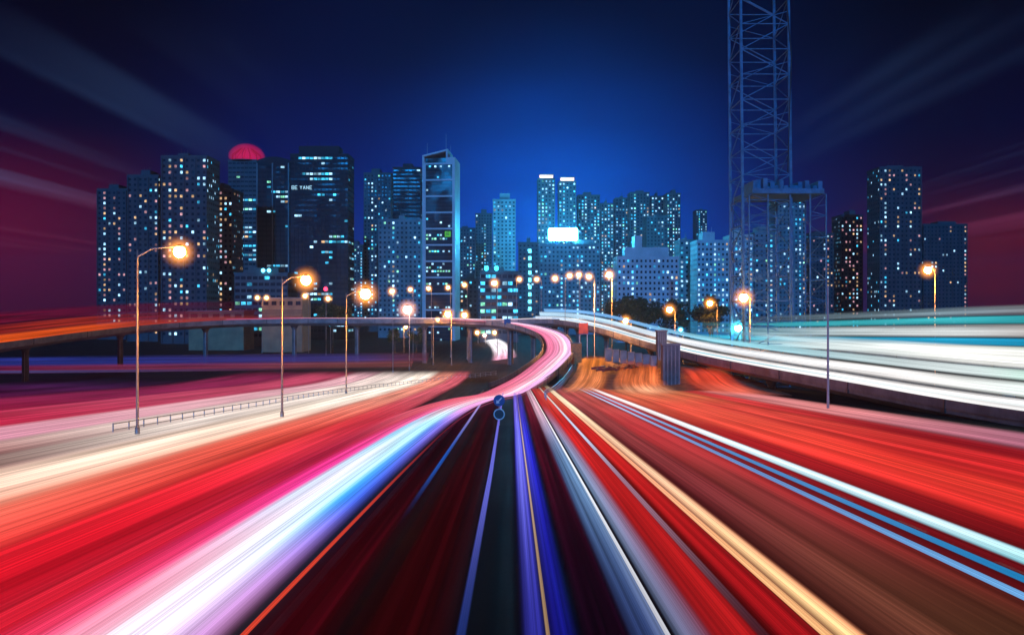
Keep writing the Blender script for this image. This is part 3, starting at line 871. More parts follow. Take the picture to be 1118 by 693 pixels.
def facade(wall, ox, ux, width, z0, z1, nc, nf, ww, wh, rec, cb):
    """grid facade: ox origin, ux unit direction along the face; outward normal is ux x z"""
    ux = Vector(ux)
    o = Vector(ox)
    nrm = ux.cross(Vector((0, 0, 1)))
    cw, ch = width / nc, (z1 - z0) / nf
    for i in range(nc):
        for j in range(nf):
            a0, a1 = cw * i, cw * (i + 1)
            b0, b1 = z0 + ch * j, z0 + ch * (j + 1)
            c0, c1 = a0 + cw * (1 - ww) / 2, a1 - cw * (1 - ww) / 2
            d0 = b0 + ch * (1 - wh) * .55
            d1 = d0 + ch * wh
            P = lambda a, b, r=0.0: o + ux * a + Vector((0, 0, b)) - nrm * r
            wall.quad([P(a0, b0), P(a1, b0), P(c1, d0), P(c0, d0)])
            wall.quad([P(a1, b0), P(a1, b1), P(c1, d1), P(c1, d0)])
            wall.quad([P(a1, b1), P(a0, b1), P(c0, d1), P(c1, d1)])
            wall.quad([P(a0, b1), P(a0, b0), P(c0, d0), P(c0, d1)])
            for q in ((c0, d0, c1, d0), (c1, d0, c1, d1), (c1, d1, c0, d1), (c0, d1, c0, d0)):
                wall.quad([P(q[0], q[1]), P(q[2], q[3]), P(q[2], q[3], rec), P(q[0], q[1], rec)])
            cb(i, j, [P(c0, d0, rec), P(c1, d0, rec), P(c1, d1, rec), P(c0, d1, rec)], (c1 - c0, d1 - d0))


def tower(label, px0, px1, top, Y, depth=18, style='resi', mat=None, lit=.16, lobby=None, pal=None, roof=None, yaw=0.0, bay=2.7, fh=2.95, sides=True, cat='tower', name='apartment_tower', fins=True, cap=100):
    global n_windows
    rnd = random.Random(int(px0 * 7 + top))
    W = (px1 - px0) * Y / F
    H = EYE + (HY - top) * Y / F
    cx = ((px0 + px1) / 2 - CX) * Y / F
    root = empty(name, (cx, Y, 0), yaw)
    tag(root, label, cat, GB_)
    mat = mat or RES
    nc = max(2, round(W / bay))
    nd = max(2, round(depth / bay))
    nf = max(2, round((H - 4) / fh))
    if style == 'resi':
        ww, wh, rec = .46, .46, .28
    elif style == 'office':
        ww, wh, rec = .84, .42, .12
    else:
        ww, wh, rec = .8, .5, .3
    wall = MB()
    dark = MB()
    lits = []
    lob = set(lobby if lobby is not None else ([rnd.randrange(nc)] if style == 'resi' else []))
    colw = [rnd.uniform(.3, 1.8) for _ in range(nc + 2 * nd)]
    run = {}

    def cb_for(off):
        def cb(i, j, quad, size):
            c = i + off
            if style == 'office':
                st = run.get((j, off))
                if st is None:
                    st = run[(j, off)] = (rnd.random() < lit * 1.1, rnd.randrange(0, 30), rnd.randint(2, 9), rnd.random() < .1)
                on = (st[0] and (st[1] % max(1, nc)) <= i < (st[1] % max(1, nc)) + st[2]) or rnd.random() < lit * .12 or (st[3] and rnd.random() < .8 and st[0])
            else:
                on = (off == 0 and i in lob and rnd.random() < .72) or rnd.random() < lit * 1.25 * colw[c]
            if on:
                lits.append((quad, size, off))
            else:
                dark.quad(quad, 0)
        return cb
    z0 = 4.0
    facade(wall, (-W / 2, 0, 0), (1, 0, 0), W, z0, H, nc, nf, ww, wh, rec, cb_for(0))
    if sides:
        facade(wall, (W / 2, 0, 0), (0, 1, 0), depth, z0, H, nd, nf, ww, wh, rec, cb_for(nc))
        facade(wall, (-W / 2, depth, 0), (0, -1, 0), depth, z0, H, nd, nf, ww, wh, rec, cb_for(nc + nd))
    wall.quad([(W / 2, depth, 0), (-W / 2, depth, 0), (-W / 2, depth, H), (W / 2, depth, H)])
    wall.quad([(-W / 2, 0, H), (W / 2, 0, H), (W / 2, depth, H), (-W / 2, depth, H)])
    for a, b in (((-W / 2, 0), (W / 2, 0)), ((W / 2, 0), (W / 2, depth)), ((-W / 2, depth), (-W / 2, 0))):
        wall.quad([(a[0], a[1], -.5), (b[0], b[1], -.5), (b[0], b[1], z0), (a[0], a[1], z0)])
    # parapet and bay fins
    wall.box(-W / 2 - .2, W / 2 + .2, -.2, .25, H, H + 1.1)
    wall.box(-W / 2 - .2, -W / 2 + .25, .26, depth, H, H + 1.1)
    wall.box(W / 2 - .25, W / 2 + .2, .26, depth, H, H + 1.1)
    if style == 'resi' and fins:
        cw = W / nc
        for i in range(nc + 1):
            if i % 2 == 0 or i == nc:
                x = -W / 2 + cw * i
                x = min(max(x, -W / 2 + .3), W / 2 - .3)
                wall.box(x - .28, x + .28, -.55, -.003, 0, H - .05)
        for j in range(1, nf, 1):
            z = z0 + (H - z0) / nf * j
            wall.box(-W / 2 + .6, W / 2 - .6, -.16, -.004, z - .12, z + .12)
    if style == 'office':
        cw = W / nc
        for i in range(nc + 1):
            x = min(max(-W / 2 + cw * i, -W / 2 + .12), W / 2 - .12)
            wall.box(x - .1, x + .1, -.22, -.003, 0, H - .05)
    wall.build('wall', mat, root)
    # roof plant
    if roof is None:
        rb = [(rnd.uniform(.2, .5), rnd.uniform(.5, .8), rnd.uniform(2.5, 5))]
    else:
        rb = roof
    for a, b, h in rb:
        m = MB()
        m.box(-W / 2 + W * a, -W / 2 + W * b, depth * .2, depth * .8, H + .004, H + h)
        for q in range(3):
            x = -W / 2 + W * (a + (b - a) * (.2 + .3 * q))
            m.box(x - .08, x + .08, depth * .3, depth * .3 + .16, H + h, H + h + rnd.uniform(1, 3.2))
        m.build('roof_plant_room', mat, root)
    # panes: up to 100 lit windows as parts, the rest as one part
    pal = pal or [(W_COOL, 8), (W_CYAN, 6), (W_WARM, 1), (W_GREEN, 1)]
    mats = [m for m, k in pal for _ in range(k)]
    front = [l for l in lits if l[2] == 0]
    side = [l for l in lits if l[2] != 0]
    rnd.shuffle(front)
    rnd.shuffle(side)
    order = front + side
    meshes = {}
    for quad, size, off in order[:cap]:
        mt = rnd.choice(mats)
        key = (mt.name, off)
        if key not in meshes:
            q0 = sum(quad, Vector()) / 4
            mm = MB()
            nrm = (quad[1] - quad[0]).cross(quad[3] - quad[0]).normalized()
            f = [p - q0 for p in quad]
            b = [p - q0 - nrm * .05 for p in quad]
            mm.quad(f)
            for k in range(4):
                mm.quad([f[(k + 1) % 4], f[k], b[k], b[(k + 1) % 4]])
            ob = mm.build('window', mt, root)
            meshes[key] = ob
            ob.location = q0
        else:
            ob = meshes[key].copy()
            C.objects.link(ob)
            ob.parent = root
            ob.location = sum(quad, Vector()) / 4
        n_windows += 1
    for quad, size, off in order[cap:]:
        dark.quad(quad, 1 + rnd.randrange(2))
    if dark.f:
        d = dark.build('window_panes', [GLASS, W_COOL, W_CYAN], root)
        d['kind'] = 'stuff'
    return root, W, H


ROSE = [(W_WARM, 4), (W_PINK, 4), (W_COOL, 4), (W_CYAN, 1)]
# far left, in the reddish dusk
tower('leftmost dim rust grey slab at the edge of the red haze', 106, 138, 208, 470, mat=RESW, lit=.12, pal=ROSE)
tower('dim slab between the leftmost slab and the tall tower with warm windows', 139, 173, 193, 440, mat=RESW, lit=.14, pal=ROSE)
tower('broad residential tower behind the left street lamp with warm and rose windows', 176, 226, 172, 410, mat=RESW, lit=.2, pal=ROSE)
tower('narrow block right of the broad tower, lower than its neighbours', 228, 254, 208, 455, mat=RESD, lit=.22, pal=ROSE)
r, W5, H5 = tower('dark tower crowned with a glowing red dome', 249, 280, 176, 530, mat=RESD, lit=.2, style='office', name='domed_tower', roof=[])
m = MB()
m.lathe([(W5 * .54, 0), (W5 * .64, 2.5), (W5 * .62, 5.5), (W5 * .5, 8.5), (W5 * .28, 11), (.1, 12)], (0, 9, H5 + 1.2), 24)
dm = bpy.data.materials.new('red_lantern')
dm.use_nodes = True
dn = NT(dm.node_tree)
dn.n.clear()
de = dn.add('ShaderNodeEmission')
de.inputs[0].default_value = lin(255, 10, 60)
de.inputs[1].default_value = 0.024
do_ = dn.add('ShaderNodeOutputMaterial')
dn.l.new(de.outputs[0], do_.inputs['Volume'])
m.build('red_dome', dm, r, True)
m = MB()
for q in range(12):
    a_ = 2 * math.pi * q / 12
    m.tube([(W5 * .5 * math.cos(a_), 9 + W5 * .5 * math.sin(a_), H5 + 1.2), (W5 * .5 * math.cos(a_), 9 + W5 * .5 * math.sin(a_), H5 + 5), (W5 * .2 * math.cos(a_), 9 + W5 * .2 * math.sin(a_), H5 + 9.6)], .22, 5)
m.build('dome_rib', glow_mat('red_rib', lin(150, 10, 46), .3), r)
m = MB()
m.lathe([(W5 * .6, 0), (W5 * .62, .5), (W5 * .62, 1.0), (W5 * .6, 1.1)], (0, 9, H5 + .1), 24)
m.build('dome_ring', M_DARK, r)
r, W6, H6 = tower('dark glass tower with curved top beside the red dome', 281, 316, 180, 490, style='office', mat=OFF, lit=.2, name='office_tower', roof=[])
m = MB()
arc = [(-W6 / 2 + W6 * k / 10, 3.6 * math.sin(math.pi * (0.15 + .7 * k / 10))) for k in range(11)]
for k in range(10):
    (a, za), (b, zb) = arc[k], arc[k + 1]
    m.quad([(a, -.1, H6 + 1.1), (b, -.1, H6 + 1.1), (b, -.1, H6 + 1.2 + zb), (a, -.1, H6 + 1.2 + za)])
    m.quad([(b, 9, H6 + 1.1), (a, 9, H6 + 1.1), (a, 9, H6 + 1.2 + za), (b, 9, H6 + 1.2 + zb)])
    m.quad([(a, -.1, H6 + 1.2 + za), (b, -.1, H6 + 1.2 + zb), (b, 9, H6 + 1.2 + zb), (a, 9, H6 + 1.2 + za)])
m.build('curved_crown', OFF, r)
for fx in (-.5, -.02, .48):
    m = MB()
    m.box(W6 * fx - .35, W6 * fx + .35, -.9, -.25, 0, H6 + 1)
    m.build('fin', RES, r)
r, W7, H7 = tower('low grey podium block with two cyan floodlights on top', 256, 314, 300, 385, style='band', mat=RESD, lit=.1, name='podium_block', cat='building')
for x in (.55, .66):
    m = MB()
    m.box(W7 * (x - .5) - .3, W7 * (x - .5) + .3, -.3, .3, H7 + 1.11, H7 + 1.6)
    f = m.build('floodlight', M_DARK, r)
    m = MB()
    m.lathe([(.25, -.9), (.8, -.5), (.9, 0), (.8, .5), (.25, .9)], (W7 * (x - .5), -.9, H7 + 2.0), 12)
    m.build('lens', glow_mat('cyan_flood', lin(90, 220, 255), 8), f, True)
r, W8, H8 = tower('wide dark office tower with lettering strip, flat roof box and scattered lit floors', 317, 380, 170, 470, style='office', mat=OFF, lit=.22, name='office_tower', roof=[(.12, .82, 6.2)], bay=2.2)
# small white lettering, unreadable at this distance: strokes only
m = MB()
gx = -W8 / 2 + 1.0
for gi, strokes in enumerate((((0, 0, 1, 0), (0, .5, 1, .5), (0, 1, 1, 1), (0, 0, 0, 1), (1, 0, 1, 1)), ((0, 0, 0, 1), (0, 0, 1, 0), (0, .5, .8, .5), (0, 1, 1, 1)),
                              ((.5, 0, .5, .5), (.5, .5, 0, 1), (.5, .5, 1, 1)), ((0, 0, .5, 1), (.5, 1, 1, 0), (.2, .4, .8, .4)), ((0, 0, 0, 1), (0, 1, 1, 0), (1, 0, 1, 1)), ((0, 0, 0, 1), (0, 0, 1, 0), (0, .5, .8, .5), (0, 1, 1, 1)))):
    if gi == 2: gx += 0.9
    for x0_, y0_, x1_, y1_ in strokes:
        m.beam((gx + x0_ * 1.2, -.5, H8 - 19.2 + y0_ * 1.9), (gx + x1_ * 1.2, -.5, H8 - 19.2 + y1_ * 1.9), .3)
    gx += 1.85
m.build('sign_lettering', glow_mat('white_neon', lin(170, 225, 255), 1.0), r)
tower('small dark far block peeping out right of the wide office tower', 383, 396, 268, 820, mat=RESD, lit=.2, fins=False)
tower('dark residential tower left of the white framed tower pair, slightly lower', 397, 427, 190, 640, mat=RESD, lit=.13, lobby=[2])
tower('dark square shouldered tower right behind the pale grid block', 429, 459, 184, 605, style='office', mat=OFF, lit=.12, name='office_tower')
tower('pale grid block standing in front of two darker towers', 413, 460, 241, 500, mat=RES, lit=.12, fins=True, bay=2.6, lobby=[3])


# the white framed tower
def framed_tower():
    Y, px0, px1, top = 452, 461, 497, 178
    W = (px1 - px0) * Y / F
    H = EYE + (HY - top) * Y / F
    D = 20
    root = empty('framed_tower', (((px0 + px1) / 2 - CX) * Y / F, Y, 0), R(-4))
    tag(root, 'white framed tower with ten wide bands and a slanting top', 'tower', GB_)
    fw = 1.5
    m = MB()
    m.box(-W / 2, -W / 2 + fw * 1.25, -.6, D, 0, H)
    m.box(W / 2 - fw, W / 2, -.6, D, 0, H)
    nb = 11
    bh = H / nb
    for j in range(1, nb + 1):
        m.box(-W / 2 + fw * 1.25, W / 2 - fw, -.5, 0, j * bh - .9, j * bh - .004)
    m.box(-W / 2 + .01, W / 2 - .01, D - .5, D, 0, H)
    # slanting crown frame
    zl, zr = H + 4.2, H + 7.6
    q = [(-W / 2, -.6), (W * .28, -.6), (W * .28, D), (-W / 2, D)]
    m.quad([(-W / 2, -.6, zl - 1.0), (W * .28, -.6, zr - 1.0), (W * .28, -.6, zr), (-W / 2, -.6, zl)])
    m.quad([(-W / 2, -.6, zl), (W * .28, -.6, zr), (W * .28, D, zr), (-W / 2, D, zl)])
    m.quad([(-W / 2, -.6, zl - 1.0), (-W / 2, D, zl - 1.0), (W * .28, D, zr - 1.0), (W * .28, -.6, zr - 1.0)])
    m.quad([(W * .28, -.6, zr - 1.0), (W * .28, D, zr - 1.0), (W * .28, D, zr), (W * .28, -.6, zr)])
    m.box(-W / 2, -W / 2 + 1.2, -.6, D, H + .004, zl - 1.0)
    m.box(W * .28 - 1.0, W * .28, -.6, D, H + .004, zr - 1.004)
    m.box(W * .28 + .01, W / 2, -.5, D, H + .004, H + 3.0)
    m.build('frame', WHT, root)
    g = MB()
    g.box(-W / 2 + 1.88, W / 2 - 1.51, .05, D - .6, 0, H - .01)
    g.box(-W / 2 + 1.3, W * .28 - 1.2, 2.0, D - 1, H + .01, zl - 1.2)
    g.build('curtain_wall', GLASS, root)
    for j in range(nb):
        for k in range(1, 4):
            mm = MB()
            z = j * bh + (bh - .9) * k / 4
            mm.box(-W / 2 + 1.9, W / 2 - 1.52, -.05, .048, z - .09, z + .09)
            mm.build('floor_slab', M_DARK, root)
    rnd = random.Random(3)
    base = {}
    for j in range(nb):
        for k in range(4):
            dens = .62 if (j, k) in ((6, 2), (6, 1), (4, 1), (4, 2), (3, 2), (2, 0), (1, 1), (10, 3), (5, 2)) else .07
            for i in range(9):
                if rnd.random() < dens:
                    mt = rnd.choice([W_COOL, W_COOL, W_CYAN, W_GREEN])
                    x = -W / 2 + 2.6 + i * (W - 4.4) / 9
                    z = j * bh + (bh - .9) * (k + .5) / 4
                    if mt.name not in base:
                        mm = MB()
                        mm.box(-.55, .55, -.03, .03, -.5, .5)
                        ob = base[mt.name] = mm.build('window', mt, root)
                    else:
                        ob = base[mt.name].copy()
                        C.objects.link(ob)
                        ob.parent = root
                    ob.location = (x, .01, z)
    mm = MB()
    mm.box(-1.6, 1.6, -.2, .2, -1.5, 1.5)
    sg = mm.build('sign_panel', glow_mat('green_neon', lin(90, 200, 60), .8), root)
    sg.location = (W / 2 - 4, -.4, H - 39)
    mm = MB()
    for q_ in (-1, 0, 1):
        mm.beam((W / 2 - 4 - 1.1, -.68, H - 39 + q_ * .8), (W / 2 - 4 + .9, -.68, H - 39 + q_ * .8 + .3), .3)
    mm.build('sign_lettering', M_DARK, root)
    for ax, hh in ((.2, 9), (.34, 7), (-.38, 4)):
        mm = MB()
        z0 = zr if ax < .28 else H + 3
        mm.tube([(W * ax, 3, z0 - 3), (W * ax, 3, z0 + hh)], [.14, .06], 6)
        mm.build('antenna', M_STEEL, root)


framed_tower()
tower('thin distant block right of the white framed tower', 499, 519, 250, 710, mat=RESD, lit=.16, fins=False)
tower('distant stepped block left of the tall blue tower', 519, 537, 234, 765, mat=RESD, lit=.1, fins=False)
tower('tall plain blue tower with small roof box in the gap before the twin towers', 538, 563, 219, 630, mat=RES, lit=.07, roof=[(.3, .75, 6)])
r, W14, H14 = tower('low podium building lit by two blue rooftop floodlights', 524, 566, 298, 430, style='band', mat=RESD, lit=.3, name='podium_block', cat='building', pal=[(W_CYAN, 3), (W_GREEN, 2), (W_COOL, 2)], fh=3.6)
for x in (.17, .43):
    m = MB()
    m.box(W14 * (x - .5) - .25, W14 * (x - .5) + .25, -.2, .3, H14 + 1.11, H14 + 1.6)
    f = m.build('floodlight', M_DARK, r)
    m = MB()
    m.lathe([(.3, -1.2), (1.0, -.6), (1.15, 0), (1.0, .6), (.3, 1.2)], (W14 * (x - .5), -.9, H14 + 2.4), 12)
    m.build('lens', glow_mat('blue_flood', lin(40, 190, 255), 10), f, True)
r, W15, H15 = tower('slim tower with a bright cyan strip of stairwell lights down its front', 566, 588, 266, 560, mat=RESD, lit=.06, lobby=[])
for k in range(9):
    m = MB()
    z = H15 - 5 - k * 4.9
    m.box(-.1, 1.9, -1.0, -.56, z - 1.3, z + 1.3)
    m.build('stair_light', glow_mat('cyan_strip', lin(110, 230, 255), 3.0), r)
CR = glow_mat('crown_light', lin(255, 226, 205), 2.2)
for px0, px1, tp, lab in ((587, 606, 196, 'left one of the twin towers with a lit orange white crown'), (610, 629, 199, 'right one of the twin towers with a lit orange white crown')):
    r, Wt, Ht = tower(lab, px0, px1, tp, 650, mat=RESD, lit=.24, roof=[], lobby=[1])
    m = MB()
    m.box(-Wt * .38, Wt * .38, -.3, 4, Ht + 1.11, Ht + 3.4)
    m.build('lit_crown', CR, r)
    m = MB()
    m.box(-Wt * .42, Wt * .42, -.4, 6, Ht + 3.41, Ht + 4.2)
    m.build('crown_cap', RES, r)
r, W16, H16 = tower('broad blue slab carrying the large glowing billboard on its roof', 589, 655, 268, 560, mat=RES, lit=.12, roof=[(.6, .9, 4)], lobby=[5, 9])
m = MB()
for x in (-8, -2, 4, 10):
    m.beam((x - 2, 3, H16), (x - 2, 3, H16 + 4), .4)
    m.beam((x - 2, 7, H16), (x - 2, 3, H16 + 8), .3)
bb = empty('rooftop_billboard', ((615 - CX) * 560 / F, 563, H16 + 1))
tag(bb, 'large blank rooftop billboard glowing white and cyan over the broad slab', 'billboard')
SW, SH = 20.0, 8.6
m = MB()
n_ = 8
ring = []
for cxs, czs, a0 in ((SW / 2 - 1.6, SH / 2 - 1.6, 0), (-SW / 2 + 1.6, SH / 2 - 1.6, 90), (-SW / 2 + 1.6, -SH / 2 + 1.6, 180), (SW / 2 - 1.6, -SH / 2 + 1.6, 270)):
    for k in range(n_ + 1):
        a = R(a0 + 90 * k / n_)
        ring.append((cxs + 1.6 * math.cos(a), czs + 1.6 * math.sin(a)))
zc0 = 2.5 + SH / 2
m.quad([(x, -.3, z + zc0) for x, z in ring][::-1])
m.quad([(x, .3, z + zc0) for x, z in ring])
for k in range(len(ring)):
    a, b = ring[k], ring[(k + 1) % len(ring)]
    m.quad([(a[0], -.3, a[1] + zc0), (b[0], -.3, b[1] + zc0), (b[0], .3, b[1] + zc0), (a[0], .3, a[1] + zc0)])
m.build('lit_panel', glow_mat('billboard_light', lin(60, 196, 255), 250), bb)
m = MB()
for x in (-8, -2.7, 2.7, 8):
    m.beam((x, .6, -.9), (x, .6, zc0 + 2), .4)
    m.beam((x, 4, -.9), (x, .6, zc0), .3)
m.build('support_frame', M_STEEL, bb)
tower('tower rising behind the billboard to its right', 631, 655, 214, 720, mat=RESD, lit=.22)
tower('leftmost slim tower of the cluster right of the billboard', 656, 670, 223, 735, mat=RESD, lit=.26, fins=False)
tower('second slim tower of the cluster, with dense lit column', 672, 686, 217, 770, mat=RESD, lit=.28, fins=False)
tower('widest tower of the slim cluster with the tallest lit columns', 688, 709, 211, 730, mat=RESD, lit=.3, fins=False)
tower('slim tower between the widest of the cluster and the end tower', 711, 725, 215, 775, mat=RESD, lit=.26, fins=False)
tower('end tower of the slim cluster, nearest to the dark sky gap', 728, 743, 212, 735, mat=RESD, lit=.3, fins=False)
tower('shorter dark tower in front of the slim cluster', 706, 729, 237, 665, mat=RESD, lit=.08, fins=False)
r, W19, H19 = tower('pale wide low block with rooftop penthouse behind the dark trees', 674, 741, 282, 425, mat=WHT, lit=.16, roof=[], lobby=[3, 13], bay=2.2, fh=2.9)
for a, b, h0, h1 in ((.14, .86, .01, 6.0), (.3, .42, 6.01, 12.0)):
    m = MB()
    m.box(-W19 / 2 + W19 * a, -W19 / 2 + W19 * b, 4, 14, H19 + h0, H19 + h1)
    if b > .5:
        for k in range(16):
            x = -W19 / 2 + W19 * (a + .02 + (b - a - .04) * k / 15.5)
            m.box(x, x + .8, 3.6, 3.99, H19 + 2.2, H19 + 3.8)
    m.build('penthouse', WHT, r)
tower('narrow block beside the pale wide block with two lit window columns', 742, 758, 263, 520, mat=RES, lit=.25, lobby=[0])
tower('tiny distant tower top showing above the dark gap', 760, 772, 230, 980, mat=RESD, lit=.2, fins=False)
tower('pale twin bay tower with roof box between narrow block and scaffold', 761, 796, 264, 475, mat=WHT, lit=.2, roof=[(.22, .6, 6)], lobby=[4, 6], bay=2.4)
tower('pale striped tower just left of the scaffold', 798, 822, 258, 480, mat=WHT, lit=.2, lobby=[5], bay=2.2)
tower('pale tower half hidden behind the scaffold legs', 824, 850, 255, 485, mat=RES, lit=.14)
tower('tall grey tower behind the scaffold platform', 846, 880, 214, 570, mat=RES, lit=.13)
tower('dim block right of the scaffold', 883, 910, 256, 600, mat=RESW, lit=.14, pal=ROSE)
tower('isolated dim tower with rose windows right of the scaffold', 918, 942, 236, 620, mat=RESW, lit=.22, pal=ROSE)
tower('tall pale mauve tower on the right near the orange lamp', 960, 1006, 184, 520, mat=RESW, lit=.12, pal=ROSE)
tower('dim low tower behind the orange lamp on the right', 1008, 1056, 246, 610, mat=RESW, lit=.1, pal=ROSE)
tower('dark filler block low between framed tower and podium', 497, 526, 306, 520, mat=RESD, lit=.12, fins=False, cat='building', name='apartment_block')
tower('dark low block below the dark sky gap between trees and towers', 745, 764, 300, 640, mat=RESD, lit=.12, fins=False, cat='building', name='apartment_block')
tower('low dim block left of the domed tower foot', 196, 258, 312, 520, mat=RESW, lit=.2, pal=ROSE, cat='building', name='apartment_block')
# small sodium lit sheds left of the flyover
for px0, px1, tp, Y, lab in ((286, 330, 326, 330, 'square sandy shed lit orange at the flyover, taller of two'), (206, 266, 340, 345, 'long low sandy shed lit orange behind the flyover')):
    W = (px1 - px0) * Y / F
    H = EYE + (HY - tp) * Y / F
    r = empty('shed', (((px0 + px1) / 2 - CX) * Y / F, Y, 0))
    tag(r, lab, 'shed')
    m = MB()
    m.box(-W / 2, W / 2, 0, 14, -.5, H)
    m.build('wall', SALM, r)
    m = MB()
    m.box(-W / 2 - .4, W / 2 + .4, -.5, 14.4, H + .003, H + .5)
    m.build('roof', M_CONC, r)
    for k in range(5):
        m = MB()
        x = -W / 2 + W * (k + .5) / 5
        m.box(x - W * .06, x + W * .06, -.08, -.003, H - 2.6, H - 1.0)
        m.build('window', GLASS, r)


# ------------------------------------------------------------------ scaffold tower with lattice mast
def lattice(m, x0, x1, y0, y1, z0, z1, n, w, w2, top=1.0, lean=0.0):
    cx_, cy_ = (x0 + x1) / 2, (y0 + y1) / 2

    def P(i, s):
        f = 1 + (top - 1) * s
        x, y = ((x0, y0), (x1, y0), (x1, y1), (x0, y1))[i]
        return Vector((cx_ + (x - cx_) * f + lean * s, cy_ + (y - cy_) * f, z0 + (z1 - z0) * s))
    for i in range(4):
        m.beam(P(i, 0), P(i, 1), w)
    for k in range(n):
        s0, s1 = k / n, (k + 1) / n
        for i in range(4):
            j = (i + 1) % 4
            m.beam(P(i, s0), P(j, s0), w2)
            if k % 2:
                m.beam(P(i, s0), P(j, s1), w2)
            else:
                m.beam(P(j, s0), P(i, s1), w2)
                if i % 2 == 0:
                    m.beam(P(i, s0), P(j, (s0 + s1) / 2), w2 * .7)
    for i in range(4):
        m.beam(P(i, 1), P((i + 1) % 4, 1), w2)


YC = 168
k_ = YC / F
cr = empty('scaffold_tower', ((855 - CX) * k_, YC, road_z(YC)))
tag(cr, 'tall grey blue lattice mast rising out of frame over a scaffold and platform', 'construction tower')
zb = 0.0
base_z = road_z(YC)
pl0, pl1 = EYE + (HY - 212) * k_ - base_z, EYE + (HY - 198) * k_ - base_z
m = MB()
lattice(m, (818 - 855) * k_, (902 - 855) * k_, 0, 12, 0, pl0, 9, .24, .11)
m.build('scaffold', M_CRANE, cr)
for xx in (838, 862, 884):
    m = MB()
    m.beam(((xx - 855) * k_, -.3, 0), ((xx - 855) * k_, -.3, pl0), .26)
    m.build('standard', M_CRANE, cr)
m = MB()
m.box((820 - 855) * k_, (898 - 855) * k_, -1, 13, pl0, pl0 + 1.0)
rr = random.Random(5)
for q in range(16):
    x = (826 - 855) * k_ + q * .86
    m.box(x - .5, x + .35, -.6 + rr.uniform(0, 2), 3 + rr.uniform(0, 6), pl0 + 1.001 + q * .0004, pl0 + 1.3 + rr.uniform(.2, 2.0))
m.build('platform', M_CRANE, cr)
m = MB()
lattice(m, (815 - 855) * k_, (869 - 855) * k_, 1.5, 11, 2.0, EYE + (HY + 60) * k_ - base_z, 17, .5, .18, .97, -1.0)
m.build('mast', M_CRANE, cr)
m = MB()
m.tube([((865 - 855) * k_ - .6, 1.0, pl1 + 2), ((866 - 855) * k_, 1.0, EYE + (HY - 60) * k_ - base_z), ((858 - 855) * k_, 1.2, EYE + (HY + 40) * k_ - base_z)], .12, 6)
m.build('hoist_cable', M_DARK, cr)


# ------------------------------------------------------------------ street lamps
SOD = glow_mat('sodium_lamp', (1.0, 0.36, 0.05, 1), 240)
SODW = glow_mat('warm_lamp', (1.0, 0.40, 0.10, 1), 45)
CYL = glow_mat('cyan_lamp', (0.15, 0.8, 1.0, 1), 60)
PNK = glow_mat('pink_lamp', (1.0, 0.55, 0.4, 1), 80)
GLMP = 'street lamps along the roads'


def base_h(x, y, on):
    if on is None:
        return road_z(y)
    return on


GLOW_COL = {'sodium_lamp': (1.0, 0.33, 0.05), 'warm_lamp': (1.0, 0.40, 0.12), 'cyan_lamp': (0.1, 0.75, 1.0), 'pink_lamp': (1.0, 0.45, 0.3)}


HALO = 3.4


def halo_mat(mat, r):
    """glow round the bulb, added as an emitting volume"""
    key = 'halo_%s_%.2f' % (mat.name, r)
    if key in MATS:
        return MATS[key]
    m = bpy.data.materials.new(key)
    m.use_nodes = True
    n = NT(m.node_tree)
    n.n.clear()
    e = n.add('ShaderNodeEmission')
    e.inputs[0].default_value = GLOW_COL[mat.name] + (1,)
    # densest round the bulb, thinning to nothing at the outer skin
    tcn = n.add('ShaderNodeTexCoord')
    ln = n.add('ShaderNodeVectorMath', operation='LENGTH')
    n.l.new(tcn.outputs['Object'], ln.inputs[0])
    d = n.math('DIVIDE', ln.outputs['Value'], r * HALO)
    fall = n.math('POWER', n.math('SUBTRACT', 1.0, d, clamp=True), 2.0)
    fall = n.math('DIVIDE', fall, n.math('MAXIMUM', d, 0.18))
    n.l.new(n.math('MULTIPLY', fall, 0.62 / r), e.inputs[1])
    o = n.add('ShaderNodeOutputMaterial')
    n.l.new(e.outputs[0], o.inputs['Volume'])
    MATS[key] = m
    return m


